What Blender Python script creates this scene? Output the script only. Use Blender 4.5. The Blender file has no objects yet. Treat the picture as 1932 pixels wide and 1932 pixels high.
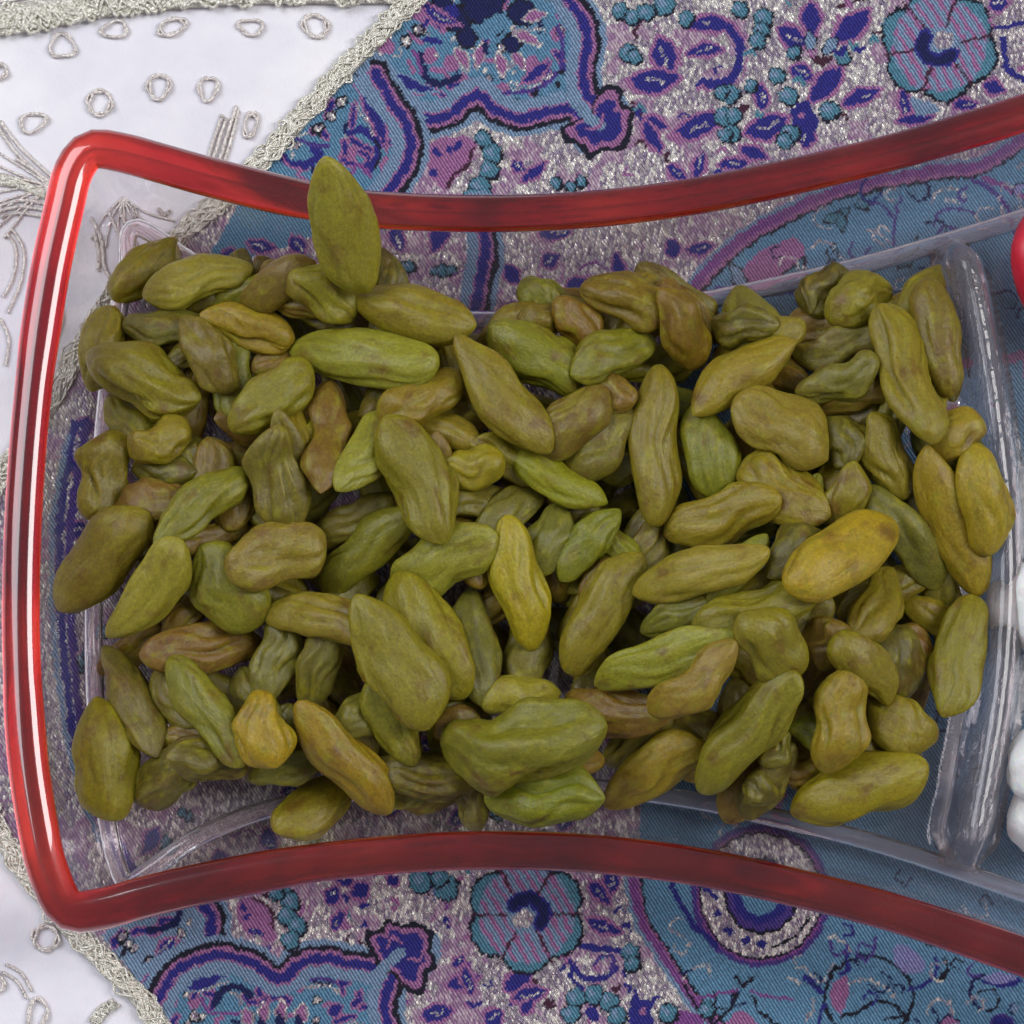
import bpy, bmesh, math, random
import numpy as np
from mathutils import Vector, Matrix

random.seed(7)
rng = np.random.default_rng(7)
MM = 0.001                      # every length below is in millimetres
SC = bpy.context.scene
COL = SC.collection

# ------------------------------------------------------------------ camera
U = 135.0 / 1932.0              # millimetres on the cloth for one unit of the plan drawing
TILT = math.radians(9.0)
DIST = 520.0
AIM = np.array([0.0, 0.0, 0.0])
CAM = AIM + DIST * np.array([0.0, -math.sin(TILT), math.cos(TILT)])
cd = bpy.data.cameras.new("camera")
cam = bpy.data.objects.new("camera", cd)
COL.objects.link(cam)
cam.location = CAM * MM
cam.rotation_euler = (TILT, 0, 0)
cd.sensor_width = 36.0
cd.lens = 36.0 * DIST / 135.0
cd.clip_start = 0.01
cd.clip_end = 20.0
SC.camera = cam

# ------------------------------------------------------------------ light: an indoor room, soft lamps overhead
world = bpy.data.worlds.new("World")
SC.world = world
world.use_nodes = True
bg = world.node_tree.nodes["Background"]
bg.inputs[0].default_value = (0.93, 0.95, 1.0, 1)
bg.inputs[1].default_value = 0.22

def area(name, loc, aim, size, power, col=(1, 1, 1)):
    l = bpy.data.lights.new(name, 'AREA')
    l.shape = 'RECTANGLE'
    l.size, l.size_y = size
    l.energy = power
    l.color = col
    o = bpy.data.objects.new(name, l)
    COL.objects.link(o)
    o.location = loc
    o.rotation_euler = (Vector(aim) - Vector(loc)).to_track_quat('-Z', 'Y').to_euler()
    return o

area("far_window", (-0.95, 0.55, 1.25), (0, 0, 0), (1.0, 1.0), 13.5, (0.92, 0.95, 1.0))
area("window_light", (1.00, 0.15, 1.20), (0, 0, 0), (0.42, 0.95), 11.0, (1.0, 0.99, 0.98))

SC.render.engine = 'CYCLES'
SC.cycles.use_denoising = True
SC.cycles.use_adaptive_sampling = True
SC.cycles.adaptive_threshold = 0.03
SC.cycles.adaptive_min_samples = 24
SC.cycles.max_bounces = 9
SC.cycles.diffuse_bounces = 3
SC.cycles.glossy_bounces = 4
SC.cycles.transmission_bounces = 8
SC.cycles.transparent_max_bounces = 10
SC.cycles.blur_glossy = 0.6
vs = SC.view_settings
vs.view_transform = 'Standard'
vs.look = 'None'
vs.exposure = 0.24
vs.gamma = 1.0
vs.use_curve_mapping = False

# ------------------------------------------------------------------ plan drawing -> millimetres
CF = np.array([0, math.sin(TILT), -math.cos(TILT)])
CU = np.array([0, math.cos(TILT), math.sin(TILT)])
CR = np.array([1.0, 0, 0])

def at(px, py, z=0.0):
    """point (mm) at height z for plan units (origin upper left, 1932 across)"""
    a = (px - 966.0) * U / DIST
    b = (966.0 - py) * U / DIST
    d = CF + a * CR + b * CU
    t = (z - CAM[2]) / d[2]
    return CAM + t * d

def plan(x, y, z=0.0):
    """inverse of at() for arrays"""
    dx, dy, dz = x - CAM[0], y - CAM[1], z - CAM[2]
    f = dy * CF[1] + dz * CF[2]
    u = dy * CU[1] + dz * CU[2]
    return 966.0 + dx / f * DIST / U, 966.0 - u / f * DIST / U

# ------------------------------------------------------------------ helpers
def lin(r, g, b):
    def f(c):
        c /= 255.0
        return c / 12.92 if c <= 0.04045 else ((c + 0.055) / 1.055) ** 2.4
    return (f(r), f(g), f(b))

def link(o, parent=None):
    COL.objects.link(o)
    if parent is not None:
        o.parent = parent
    return o

def mesh_data(name, verts, faces, mat=None, smooth=True, scale=MM):
    me = bpy.data.meshes.new(name)
    v = np.asarray(verts, float) * scale
    me.from_pydata(v.tolist(), [], faces)
    if mat is not None:
        me.materials.append(mat)
    if smooth:
        me.polygons.foreach_set("use_smooth", [True] * len(me.polygons))
    me.update()
    return me

def mesh_obj(name, verts, faces, mat=None, parent=None, smooth=True):
    o = bpy.data.objects.new(name, mesh_data(name, verts, faces, mat, smooth))
    return link(o, parent)

def empty(name, loc=(0, 0, 0)):
    o = bpy.data.objects.new(name, None)
    o.empty_display_size = 0.01
    COL.objects.link(o)
    o.location = np.asarray(loc, float) * MM
    return o

def tag(o, label=None, cat=None, group=None, kind=None):
    if label: o["label"] = label
    if cat: o["category"] = cat
    if group: o["group"] = group
    if kind: o["kind"] = kind
    return o

def spline(pts, n=12, closed=False):
    """Catmull-Rom through the points"""
    P = np.asarray(pts, float)
    m = len(P)
    out = []
    for i in range(m if closed else m - 1):
        if closed:
            p0, p1, p2, p3 = P[(i - 1) % m], P[i], P[(i + 1) % m], P[(i + 2) % m]
        else:
            p0, p1, p2, p3 = P[max(i - 1, 0)], P[i], P[i + 1], P[min(i + 2, m - 1)]
        t = np.linspace(0, 1, n, endpoint=False)[:, None]
        out.append(0.5 * (2 * p1 + (p2 - p0) * t + (2 * p0 - 5 * p1 + 4 * p2 - p3) * t ** 2 + (3 * p1 - p0 - 3 * p2 + p3) * t ** 3))
    r = np.concatenate(out)
    if not closed:
        r = np.vstack([r, P[-1]])
    return r

def resample(P, n, closed=False):
    P = np.asarray(P, float)
    Q = np.vstack([P, P[:1]]) if closed else P
    L = np.concatenate([[0], np.cumsum(np.linalg.norm(np.diff(Q, axis=0), axis=1))])
    s = np.linspace(0, L[-1], n, endpoint=not closed)
    return np.stack([np.interp(s, L, Q[:, k]) for k in range(Q.shape[1])], 1)

def tube(path, rad, sides=8, closed=False, flat=1.0):
    """vertices and faces of a tube; rad scalar or array; flat scales the height"""
    P = np.asarray(path, float)
    n = len(P)
    R = np.broadcast_to(np.asarray(rad, float), (n,))
    if closed:
        T = np.roll(P, -1, 0) - np.roll(P, 1, 0)
    else:
        T = np.gradient(P, axis=0)
    T /= np.linalg.norm(T, axis=1)[:, None] + 1e-12
    up = np.array([0, 0, 1.0])
    S = np.cross(T, up)
    S /= np.linalg.norm(S, axis=1)[:, None] + 1e-12
    N = np.cross(S, T)
    a = np.linspace(0, 2 * np.pi, sides, endpoint=False)
    V = (P[:, None, :] + (np.cos(a)[None, :, None] * S[:, None, :] + flat * np.sin(a)[None, :, None] * N[:, None, :]) * R[:, None, None])
    V = V.reshape(-1, 3)
    F = []
    for i in range(n if closed else n - 1):
        j = (i + 1) % n
        for k in range(sides):
            l = (k + 1) % sides
            F.append((i * sides + k, i * sides + l, j * sides + l, j * sides + k))
    if not closed:
        F.append(tuple(range(sides))[::-1])
        F.append(tuple((n - 1) * sides + k for k in range(sides)))
    return V, F

def merge(parts):
    V, F, o = [], [], 0
    for v, f in parts:
        V.append(v)
        F += [tuple(i + o for i in q) for q in f]
        o += len(v)
    return np.vstack(V), F

# ------------------------------------------------------------------ materials
def new_mat(name):
    m = bpy.data.materials.new(name)
    m.use_nodes = True
    nt = m.node_tree
    return m, nt, nt.nodes["Principled BSDF"], nt.nodes["Material Output"]

def N(nt, typ, **kw):
    n = nt.nodes.new(typ)
    for k, v in kw.items():
        setattr(n, k, v)
    return n

def coords(nt, scale=(1000, 1000, 1000), rot=(0, 0, 0), out="Object"):
    tc = N(nt, "ShaderNodeTexCoord")
    mp = N(nt, "ShaderNodeMapping")
    mp.inputs["Scale"].default_value = scale
    mp.inputs["Rotation"].default_value = rot
    nt.links.new(tc.outputs[out], mp.inputs[0])
    return mp.outputs[0]

def noise(nt, vec, scale, detail=4, rough=0.55):
    n = N(nt, "ShaderNodeTexNoise")
    n.inputs["Scale"].default_value = scale
    n.inputs["Detail"].default_value = detail
    n.inputs["Roughness"].default_value = rough
    nt.links.new(vec, n.inputs["Vector"])
    return n

def ramp(nt, fac, stops):
    r = N(nt, "ShaderNodeValToRGB")
    el = r.color_ramp.elements
    while len(el) < len(stops):
        el.new(0.5)
    for e, (p, c) in zip(el, stops):
        e.position = p
        e.color = (*c, 1) if len(c) == 3 else c
    nt.links.new(fac, r.inputs[0])
    return r.outputs[0]

def mix(nt, fac, a, b, mode='MIX'):
    m = N(nt, "ShaderNodeMix", data_type='RGBA', blend_type=mode)
    for sock, v in ((0, fac), (6, a), (7, b)):
        if hasattr(v, "is_output"):
            nt.links.new(v, m.inputs[sock])
        elif sock == 0:
            m.inputs[0].default_value = v
        else:
            m.inputs[sock].default_value = (*v, 1)
    return m.outputs[2]

def bump(nt, height, strength, dist, bsdf):
    b = N(nt, "ShaderNodeBump")
    b.inputs["Strength"].default_value = strength
    b.inputs["Distance"].default_value = dist
    nt.links.new(height, b.inputs["Height"])
    nt.links.new(b.outputs[0], bsdf.inputs["Normal"])
    return b

def mat_white_cloth():
    m, nt, b, out = new_mat("white_satin_cloth")
    c = coords(nt)
    n = noise(nt, c, 0.06, 3)
    col = ramp(nt, n.outputs[0], [(0.3, lin(222, 220, 231)), (0.7, lin(242, 239, 243))])
    nt.links.new(col, b.inputs["Base Color"])
    b.inputs["Roughness"].default_value = 0.55
    w = noise(nt, coords(nt, (5200, 1300, 1000), (0, 0, 0.6)), 1.0, 3)
    w2 = noise(nt, coords(nt), 0.09, 3)
    ad = N(nt, "ShaderNodeMath", operation='MULTIPLY_ADD')
    nt.links.new(w2.outputs[0], ad.inputs[0]); ad.inputs[1].default_value = 14.0; nt.links.new(w.outputs[0], ad.inputs[2])
    bump(nt, ad.outputs[0], 0.4, 0.00016, b)
    b.inputs["Sheen Weight"].default_value = 0.15
    return m

def mat_metal_thread(name, c0, c1, metal=0.7):
    m, nt, b, out = new_mat(name)
    n = noise(nt, coords(nt), 2.2, 4, 0.7)
    nt.links.new(ramp(nt, n.outputs[0], [(0.3, c0), (0.62, c1)]), b.inputs["Base Color"])
    b.inputs["Metallic"].default_value = metal
    b.inputs["Roughness"].default_value = 0.24
    bump(nt, noise(nt, coords(nt), 5.0, 3).outputs[0], 0.9, 0.0002, b)
    return m

def mat_brocade():
    m, nt, b, out = new_mat("paisley_brocade")
    at_ = N(nt, "ShaderNodeAttribute", attribute_name="weave")
    base = at_.outputs["Color"]
    silver = at_.outputs["Alpha"]
    # twill ribs
    c = coords(nt, (1000, 1000, 1000), (0, 0, math.radians(-32)))
    wv = N(nt, "ShaderNodeTexWave", wave_type='BANDS', bands_direction='X', wave_profile='SIN')
    wv.inputs["Scale"].default_value = 0.78
    wv.inputs["Distortion"].default_value = 0.8
    wv.inputs["Detail"].default_value = 2.0
    wv.inputs["Detail Scale"].default_value = 2.0
    nt.links.new(c, wv.inputs["Vector"])
    dark = ramp(nt, wv.outputs["Fac"], [(0.05, (0.40, 0.40, 0.48)), (0.6, (1.05, 1.05, 1.05))])
    speck = noise(nt, coords(nt, (3600, 3600, 3600)), 1.0, 2)
    col = mix(nt, 1.0, base, dark, 'MULTIPLY')
    col = mix(nt, 1.0, col, ramp(nt, speck.outputs[0], [(0.3, (0.66,) * 3), (0.7, (1.3,) * 3)]), 'MULTIPLY')
    # metal thread floats: short dashes in slanting rows, each tilted at random, bright glints painted into their colour
    vo = N(nt, "ShaderNodeTexVoronoi", feature='F1')
    vo.inputs["Scale"].default_value = 1.0
    vo.inputs["Randomness"].default_value = 0.5
    vc = coords(nt, (2800, 1400, 1000), (0, 0, math.radians(24)))
    nt.links.new(vc, vo.inputs["Vector"])
    sep = N(nt, "ShaderNodeSeparateColor")
    nt.links.new(vo.outputs["Color"], sep.inputs[0])
    tone = ramp(nt, sep.outputs[0], [(0.10, lin(142, 126, 150)), (0.5, lin(190, 182, 182)), (0.85, lin(250, 246, 234))])
    gap = ramp(nt, vo.outputs["Distance"], [(0.38, (1,) * 3), (0.70, (0.48, 0.42, 0.54))])
    silvercol = mix(nt, 1.0, tone, gap, 'MULTIPLY')
    fac = N(nt, "ShaderNodeMath", operation='MULTIPLY')
    nt.links.new(silver, fac.inputs[0])
    nt.links.new(ramp(nt, wv.outputs["Fac"], [(0.05, (0.45,) * 3), (0.35, (1,) * 3)]), fac.inputs[1])
    final = mix(nt, fac.outputs[0], col, silvercol)
    nt.links.new(final, b.inputs["Base Color"])
    met = N(nt, "ShaderNodeMath", operation='MULTIPLY')
    nt.links.new(fac.outputs[0], met.inputs[0])
    met.inputs[1].default_value = 0.5
    nt.links.new(met.outputs[0], b.inputs["Metallic"])
    rg = N(nt, "ShaderNodeMapRange")
    nt.links.new(fac.outputs[0], rg.inputs[0])
    rg.inputs[3].default_value = 0.70
    rg.inputs[4].default_value = 0.22
    nt.links.new(rg.outputs[0], b.inputs["Roughness"])
    h1 = N(nt, "ShaderNodeMath", operation='MULTIPLY')
    nt.links.new(vo.outputs["Distance"], h1.inputs[0])
    nt.links.new(fac.outputs[0], h1.inputs[1])
    h2 = N(nt, "ShaderNodeMath", operation='SUBTRACT')
    nt.links.new(wv.outputs["Fac"], h2.inputs[0])
    nt.links.new(h1.outputs[0], h2.inputs[1])
    bmp = bump(nt, h2.outputs[0], 0.8, 0.00016, b)
    sub = N(nt, "ShaderNodeVectorMath", operation='SUBTRACT')
    nt.links.new(vo.outputs["Color"], sub.inputs[0]); sub.inputs[1].default_value = (0.5, 0.5, 0.5)
    amt = N(nt, "ShaderNodeMath", operation='MULTIPLY')
    nt.links.new(fac.outputs[0], amt.inputs[0]); amt.inputs[1].default_value = 0.55
    scl = N(nt, "ShaderNodeVectorMath", operation='SCALE')
    nt.links.new(sub.outputs[0], scl.inputs[0]); nt.links.new(amt.outputs[0], scl.inputs["Scale"])
    addv = N(nt, "ShaderNodeVectorMath", operation='ADD')
    nt.links.new(bmp.outputs[0], addv.inputs[0]); nt.links.new(scl.outputs[0], addv.inputs[1])
    nrm_ = N(nt, "ShaderNodeVectorMath", operation='NORMALIZE')
    nt.links.new(addv.outputs[0], nrm_.inputs[0])
    nt.links.new(nrm_.outputs[0], b.inputs["Normal"])
    b.inputs["Specular IOR Level"].default_value = 0.3
    return m

def schlick(nt, f0=0.04):
    """reflectance of a clear wall by viewing angle, the same from both sides"""
    lw = N(nt, "ShaderNodeLayerWeight")
    lw.inputs["Blend"].default_value = 0.5
    p = N(nt, "ShaderNodeMath", operation='POWER')
    nt.links.new(lw.outputs["Facing"], p.inputs[0]); p.inputs[1].default_value = 4.0
    mr = N(nt, "ShaderNodeMapRange")
    nt.links.new(p.outputs[0], mr.inputs[0])
    mr.inputs[3].default_value = f0; mr.inputs[4].default_value = 1.0
    return mr.outputs[0], lw

def mat_bowl_glass():
    """thin clear wall: light passes straight through, the surface mirrors the lamps, a faint even diffuse veil"""
    m, nt, b, out = new_mat("clear_bowl_glass")
    nt.nodes.remove(b)
    tr = N(nt, "ShaderNodeBsdfTransparent"); tr.inputs[0].default_value = (0.975, 0.955, 0.965, 1)
    gl = N(nt, "ShaderNodeBsdfGlossy"); gl.inputs["Roughness"].default_value = 0.035
    df = N(nt, "ShaderNodeBsdfDiffuse"); df.inputs[0].default_value = (0.75, 0.70, 0.74, 1)
    n = noise(nt, coords(nt), 0.10, 2)
    bp = N(nt, "ShaderNodeBump"); bp.inputs["Strength"].default_value = 0.15; bp.inputs["Distance"].default_value = 0.0008
    nt.links.new(n.outputs[0], bp.inputs["Height"]); nt.links.new(bp.outputs[0], gl.inputs["Normal"])
    hz = N(nt, "ShaderNodeMixShader"); hz.inputs[0].default_value = 0.03
    nt.links.new(tr.outputs[0], hz.inputs[1]); nt.links.new(df.outputs[0], hz.inputs[2])
    f, lw = schlick(nt)
    mx = N(nt, "ShaderNodeMixShader")
    nt.links.new(f, mx.inputs[0]); nt.links.new(hz.outputs[0], mx.inputs[1]); nt.links.new(gl.outputs[0], mx.inputs[2])
    nt.links.new(mx.outputs[0], out.inputs[0])
    return m

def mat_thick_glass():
    m, nt, b, out = new_mat("thick_glass_rim_pink")
    b.inputs["Base Color"].default_value = (0.96, 0.88, 0.91, 1)  # clear glass; the red rim's pink reflection is put into the base colour
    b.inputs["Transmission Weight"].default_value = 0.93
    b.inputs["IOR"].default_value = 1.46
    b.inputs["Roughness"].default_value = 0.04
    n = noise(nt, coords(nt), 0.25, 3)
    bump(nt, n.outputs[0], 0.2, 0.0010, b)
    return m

def mat_red_glass():
    m, nt, b, out = new_mat("red_stained_glass")
    n = noise(nt, coords(nt, (1000, 1000, 1000)), 0.045, 2.0, 0.5)
    nt.links.new(ramp(nt, n.outputs[0], [(0.36, lin(168, 26, 40)), (0.5, lin(212, 46, 50)), (0.63, lin(246, 76, 60))]), b.inputs["Base Color"])
    b.inputs["Transmission Weight"].default_value = 0.94
    b.inputs["IOR"].default_value = 1.40
    b.inputs["Roughness"].default_value = 0.22
    b.inputs["Coat Weight"].default_value = 1.0
    b.inputs["Coat IOR"].default_value = 1.62
    b.inputs["Coat Roughness"].default_value = 0.03
    b.inputs["Coat Tint"].default_value = (1.0, 0.93, 0.97, 1)
    return m

def mat_raisin():
    m, nt, b, out = new_mat("green_raisin_skin")
    oi = N(nt, "ShaderNodeObjectInfo")
    tc = N(nt, "ShaderNodeTexCoord")
    def co(scale):
        mp = N(nt, "ShaderNodeMapping")
        mp.inputs["Scale"].default_value = scale
        nt.links.new(tc.outputs["Object"], mp.inputs[0])
        return mp.outputs[0]
    wmul = N(nt, "ShaderNodeMath", operation='MULTIPLY')
    nt.links.new(oi.outputs["Random"], wmul.inputs[0])
    wmul.inputs[1].default_value = 60.0
    def n4(vec, scale, detail, rough=0.55, dist_=0.0):
        n = N(nt, "ShaderNodeTexNoise", noise_dimensions='4D')
        nt.links.new(vec, n.inputs["Vector"])
        nt.links.new(wmul.outputs[0], n.inputs["W"])
        n.inputs["Scale"].default_value = scale
        n.inputs["Detail"].default_value = detail
        n.inputs["Roughness"].default_value = rough
        n.inputs["Distortion"].default_value = dist_
        return n.outputs[0]
    patch = n4(co((270, 360, 360)), 1.0, 4)
    patch2 = n4(co((330, 480, 480)), 1.7, 3)
    vein = n4(co((100, 430, 430)), 1.0, 2, 0.5, 0.6)
    speck = n4(co((2200, 2600, 2600)), 1.0, 3, 0.75)
    c0 = oi.outputs["Color"]
    brown = mix(nt, ramp(nt, patch, [(0.54, (0,) * 3), (0.70, (0.70,) * 3)]), c0, lin(102, 66, 30))
    lime = mix(nt, ramp(nt, patch2, [(0.50, (0,) * 3), (0.70, (0.70,) * 3)]), brown, lin(140, 134, 30))
    pale = mix(nt, ramp(nt, vein, [(0.60, (0,) * 3), (0.72, (0.42,) * 3)]), lime, lin(160, 150, 66))
    dark = mix(nt, ramp(nt, vein, [(0.25, (0.30,) * 3), (0.42, (0,) * 3)]), pale, lin(84, 72, 32))
    grain = mix(nt, 1.0, dark, ramp(nt, speck, [(0.28, (0.70,) * 3), (0.72, (1.34,) * 3)]), 'MULTIPLY')
    nt.links.new(grain, b.inputs["Base Color"])
    b.inputs["Subsurface Weight"].default_value = 0.75
    b.inputs["Subsurface Radius"].default_value = (1.0, 0.85, 0.22)
    b.inputs["Subsurface Scale"].default_value = 0.0020
    b.inputs["Roughness"].default_value = 0.36
    b.inputs["Specular IOR Level"].default_value = 0.42
    ad = N(nt, "ShaderNodeMath", operation='ADD')
    m2 = N(nt, "ShaderNodeMath", operation='MULTIPLY')
    nt.links.new(speck, m2.inputs[0]); m2.inputs[1].default_value = 0.30
    nt.links.new(vein, ad.inputs[0]); nt.links.new(m2.outputs[0], ad.inputs[1])
    bump(nt, ad.outputs[0], 0.42, 0.0010, b)
    return m

def mat_sugar():
    m, nt, b, out = new_mat("white_sugar_shell")
    n = noise(nt, coords(nt), 0.5, 3)
    nt.links.new(ramp(nt, n.outputs[0], [(0.3, lin(236, 236, 236)), (0.7, lin(250, 250, 248))]), b.inputs["Base Color"])
    b.inputs["Roughness"].default_value = 0.5
    b.inputs["Subsurface Weight"].default_value = 0.3
    b.inputs["Subsurface Scale"].default_value = 0.002
    bump(nt, noise(nt, coords(nt), 0.9, 4).outputs[0], 0.4, 0.0006, b)
    return m

def mat_red_candy():
    m, nt, b, out = new_mat("red_candy_gloss")
    n = noise(nt, coords(nt), 0.2, 3)
    nt.links.new(ramp(nt, n.outputs[0], [(0.3, lin(196, 30, 52)), (0.7, lin(220, 48, 70))]), b.inputs["Base Color"])
    b.inputs["Roughness"].default_value = 0.4
    b.inputs["Subsurface Weight"].default_value = 0.2
    b.inputs["Subsurface Scale"].default_value = 0.002
    return m

M_WHITE = mat_white_cloth()
M_SILVER = mat_metal_thread("silver_thread", lin(188, 174, 172), lin(250, 244, 238), 0.45)
M_GOLD = mat_metal_thread("pale_gold_braid_thread", lin(168, 160, 142), lin(252, 250, 240), 0.6)
M_BROC = mat_brocade()
M_GLASS = mat_bowl_glass()
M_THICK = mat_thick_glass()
M_RED = mat_red_glass()
M_RAISIN = mat_raisin()
M_SUGAR = mat_sugar()
M_CANDY = mat_red_candy()

# ================================================================== the tablecloth
# the woven pattern is drawn on a flat grid of plan units, then read by the cloth's vertices (one colour per thread crossing)
X0, Y0, RW, RH = -220, -220, 2560, 2420
RAS = np.zeros((RH, RW, 4), np.float32)
SILVER = (*lin(190, 184, 180), 1.0)
PINK = (*lin(164, 108, 154), 0.0)
MAUVE = (*lin(136, 78, 146), 0.0)
ROYAL = (*lin(46, 44, 132), 0.0)
NAVY = (*lin(26, 32, 84), 0.0)
TEAL = (*lin(96, 142, 172), 0.0)
LTEAL = (*lin(126, 152, 180), 0.0)
DTEAL = (*lin(84, 136, 156), 0.0)
BLACK = (*lin(26, 26, 44), 0.0)
BROWN = (*lin(74, 38, 58), 0.0)
VIOLET = (*lin(82, 62, 140), 0.0)

def value_noise(h, w, cell, seed):
    r = np.random.default_rng(seed)
    g = r.random((h // cell + 3, w // cell + 3))
    y = np.arange(h) / cell
    x = np.arange(w) / cell
    yi, xi = y.astype(int), x.astype(int)
    fy, fx = (y - yi)[:, None], (x - xi)[None, :]
    fy, fx = fy * fy * (3 - 2 * fy), fx * fx * (3 - 2 * fx)
    a = g[yi][:, xi]; b = g[yi][:, xi + 1]; c = g[yi + 1][:, xi]; d = g[yi + 1][:, xi + 1]
    return (a * (1 - fx) + b * fx) * (1 - fy) + (c * (1 - fx) + d * fx) * fy

nz = 0.6 * value_noise(RH, RW, 46, 1) + 0.4 * value_noise(RH, RW, 16, 2)
RAS[:] = SILVER
RAS[nz > 0.60] = (*lin(170, 122, 162), 0.42)
fine = value_noise(RH, RW, 3, 4)

def box(pts, pad):
    P = np.asarray(pts, float)
    x0 = max(int(P[:, 0].min() - pad - X0), 0); x1 = min(int(P[:, 0].max() + pad - X0) + 2, RW)
    y0 = max(int(P[:, 1].min() - pad - Y0), 0); y1 = min(int(P[:, 1].max() + pad - Y0) + 2, RH)
    if x1 <= x0 or y1 <= y0:
        return None
    gx, gy = np.meshgrid(np.arange(x0, x1) + X0, np.arange(y0, y1) + Y0)
    return (slice(y0, y1), slice(x0, x1)), gx.astype(np.float32), gy.astype(np.float32)

def dist(pts, gx, gy, closed=False):
    """distance to a polyline and its sign (positive to the right of travel on the drawing)"""
    P = np.asarray(pts, np.float32)
    if closed:
        P = np.vstack([P, P[:1]])
    D = np.full(gx.shape, 1e9, np.float32); S = np.ones(gx.shape, np.float32)
    for a, b in zip(P[:-1], P[1:]):
        e = b - a
        l2 = float(e @ e) + 1e-9
        t = np.clip(((gx - a[0]) * e[0] + (gy - a[1]) * e[1]) / l2, 0, 1)
        dx = gx - a[0] - t * e[0]; dy = gy - a[1] - t * e[1]
        d = dx * dx + dy * dy
        k = d < D
        D[k] = d[k]
        S[k] = np.where((e[0] * (gy - a[1]) - e[1] * (gx - a[0]))[k] >= 0, 1, -1)
    return np.sqrt(D), S

def inside(pts, gx, gy):
    P = np.asarray(pts, float)
    r = np.zeros(gx.shape, bool)
    for (xa, ya), (xb, yb) in zip(P, np.roll(P, -1, 0)):
        if ya == yb:
            continue
        c = ((ya > gy) != (yb > gy)) & (gx < (xb - xa) * (gy - ya) / (yb - ya) + xa)
        r ^= c
    return r

def fill(pts, col, smooth=True, clip=None):
    if smooth:
        pts = spline(pts, 8, True)
    q = box(pts, 2)
    if q is None: return
    sl, gx, gy = q
    k = inside(pts, gx, gy)
    RAS[sl][k] = col

def stroke(pts, w, col, smooth=True, dash=0, closed=False):
    if smooth and len(pts) > 2:
        pts = spline(pts, 7, closed)
    q = box(pts, w + 2)
    if q is None: return
    sl, gx, gy = q
    d, s = dist(pts, gx, gy, closed)
    k = d < w / 2 + (fine[sl] - 0.5) * 2.5
    if dash:
        k &= (np.sin(gx * 0.9 + gy * 0.7) > -0.3)
    RAS[sl][k] = col

def band(pts, layers, smooth=True):
    """layers: (from, to, colour) in signed distance; positive = right of travel as drawn"""
    if smooth:
        pts = spline(pts, 8)
    pad = max(max(abs(a), abs(b)) for a, b, c in layers) + 4
    q = box(pts, pad)
    if q is None: return
    sl, gx, gy = q
    d, s = dist(pts, gx, gy)
    sd = d * s + (fine[sl] - 0.5) * 4.0
    for a, b, c in layers:
        RAS[sl][(sd >= a) & (sd < b)] = c

def lens(p0, p1, w, bend=0.0, n=14, sharp=0.9):
    p0, p1 = np.array(p0, float), np.array(p1, float)
    a = p1 - p0
    nrm = np.array([-a[1], a[0]]) / (np.hypot(*a) + 1e-9)
    t = np.linspace(0, 1, n)
    mid = p0 + t[:, None] * a + (bend * np.sin(np.pi * t))[:, None] * nrm
    h = (np.sin(np.pi * t) ** sharp * (1.15 - 0.35 * t) * w / 2)[:, None] * nrm
    return np.vstack([mid + h, (mid - h)[::-1]])

def leaf(p0, p1, w, bend=0.0, col=ROYAL, edge=PINK, vein=True, ew=6):
    if edge is not None:
        fill(lens(np.array(p0) - 0.12 * (np.array(p1) - p0), np.array(p1) + 0.12 * (np.array(p1) - p0), w + 2 * ew, bend), edge, False)
    fill(lens(p0, p1, w, bend), col, False)
    if vein:
        p0, p1 = np.array(p0, float), np.array(p1, float)
        a = p1 - p0
        nrm = np.array([-a[1], a[0]]) / (np.hypot(*a) + 1e-9)
        u = random.random()
        if u < 0.75:
            f0, f1 = 0.2 + 0.2 * random.random(), 0.6 + 0.25 * random.random()
            q = [p0 + t * a + nrm * (bend * math.sin(math.pi * t) + random.uniform(-0.12, 0.12) * w) for t in np.linspace(f0, f1, 4)]
            stroke(q, max(3.2, w * 0.16), SILVER, True, 1)

def disc(x, y, r, col):
    q = box([(x, y)], r + 3)
    if q is None: return
    sl, gx, gy = q
    k = np.hypot(gx - x, gy - y) < r + (fine[sl] - 0.5) * 5
    RAS[sl][k] = col

def bead(x, y, r, col=DTEAL):
    r *= 1.22
    disc(x + 1.5, y + 1.5, r + 4.0, BLACK)
    disc(x, y, r, col)
    disc(x - r * 0.25, y - r * 0.2, r * 0.45, LTEAL)

def scatter(poly, n, seed, gap=30):
    """small leaves and buds between the large motifs"""
    r = random.Random(seed)
    P = np.asarray(poly, float)
    done = []
    for _ in range(n * 12):
        if len(done) >= n: break
        x = r.uniform(P[:, 0].min(), P[:, 0].max()); y = r.uniform(P[:, 1].min(), P[:, 1].max())
        if not inside(P, np.array([[x]]), np.array([[y]]))[0, 0]: continue
        if any(math.hypot(x - a, y - b) < gap for a, b in done): continue
        done.append((x, y))
        a = r.uniform(0, 6.283); l = r.uniform(18, 30)
        u = r.random()
        if u < 0.66:
            leaf((x - l * math.cos(a), y - l * math.sin(a)), (x + l * math.cos(a), y + l * math.sin(a)), r.uniform(22, 32), r.uniform(-8, 8))
        elif u < 0.86:
            for k in range(r.randint(1, 3)):
                bead(x + 15 * k * math.cos(a), y + 15 * k * math.sin(a), r.uniform(6, 9))
        else:
            stroke([(x - l, y), (x, y - l * 0.5), (x + l, y)], 6, MAUVE)

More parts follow.
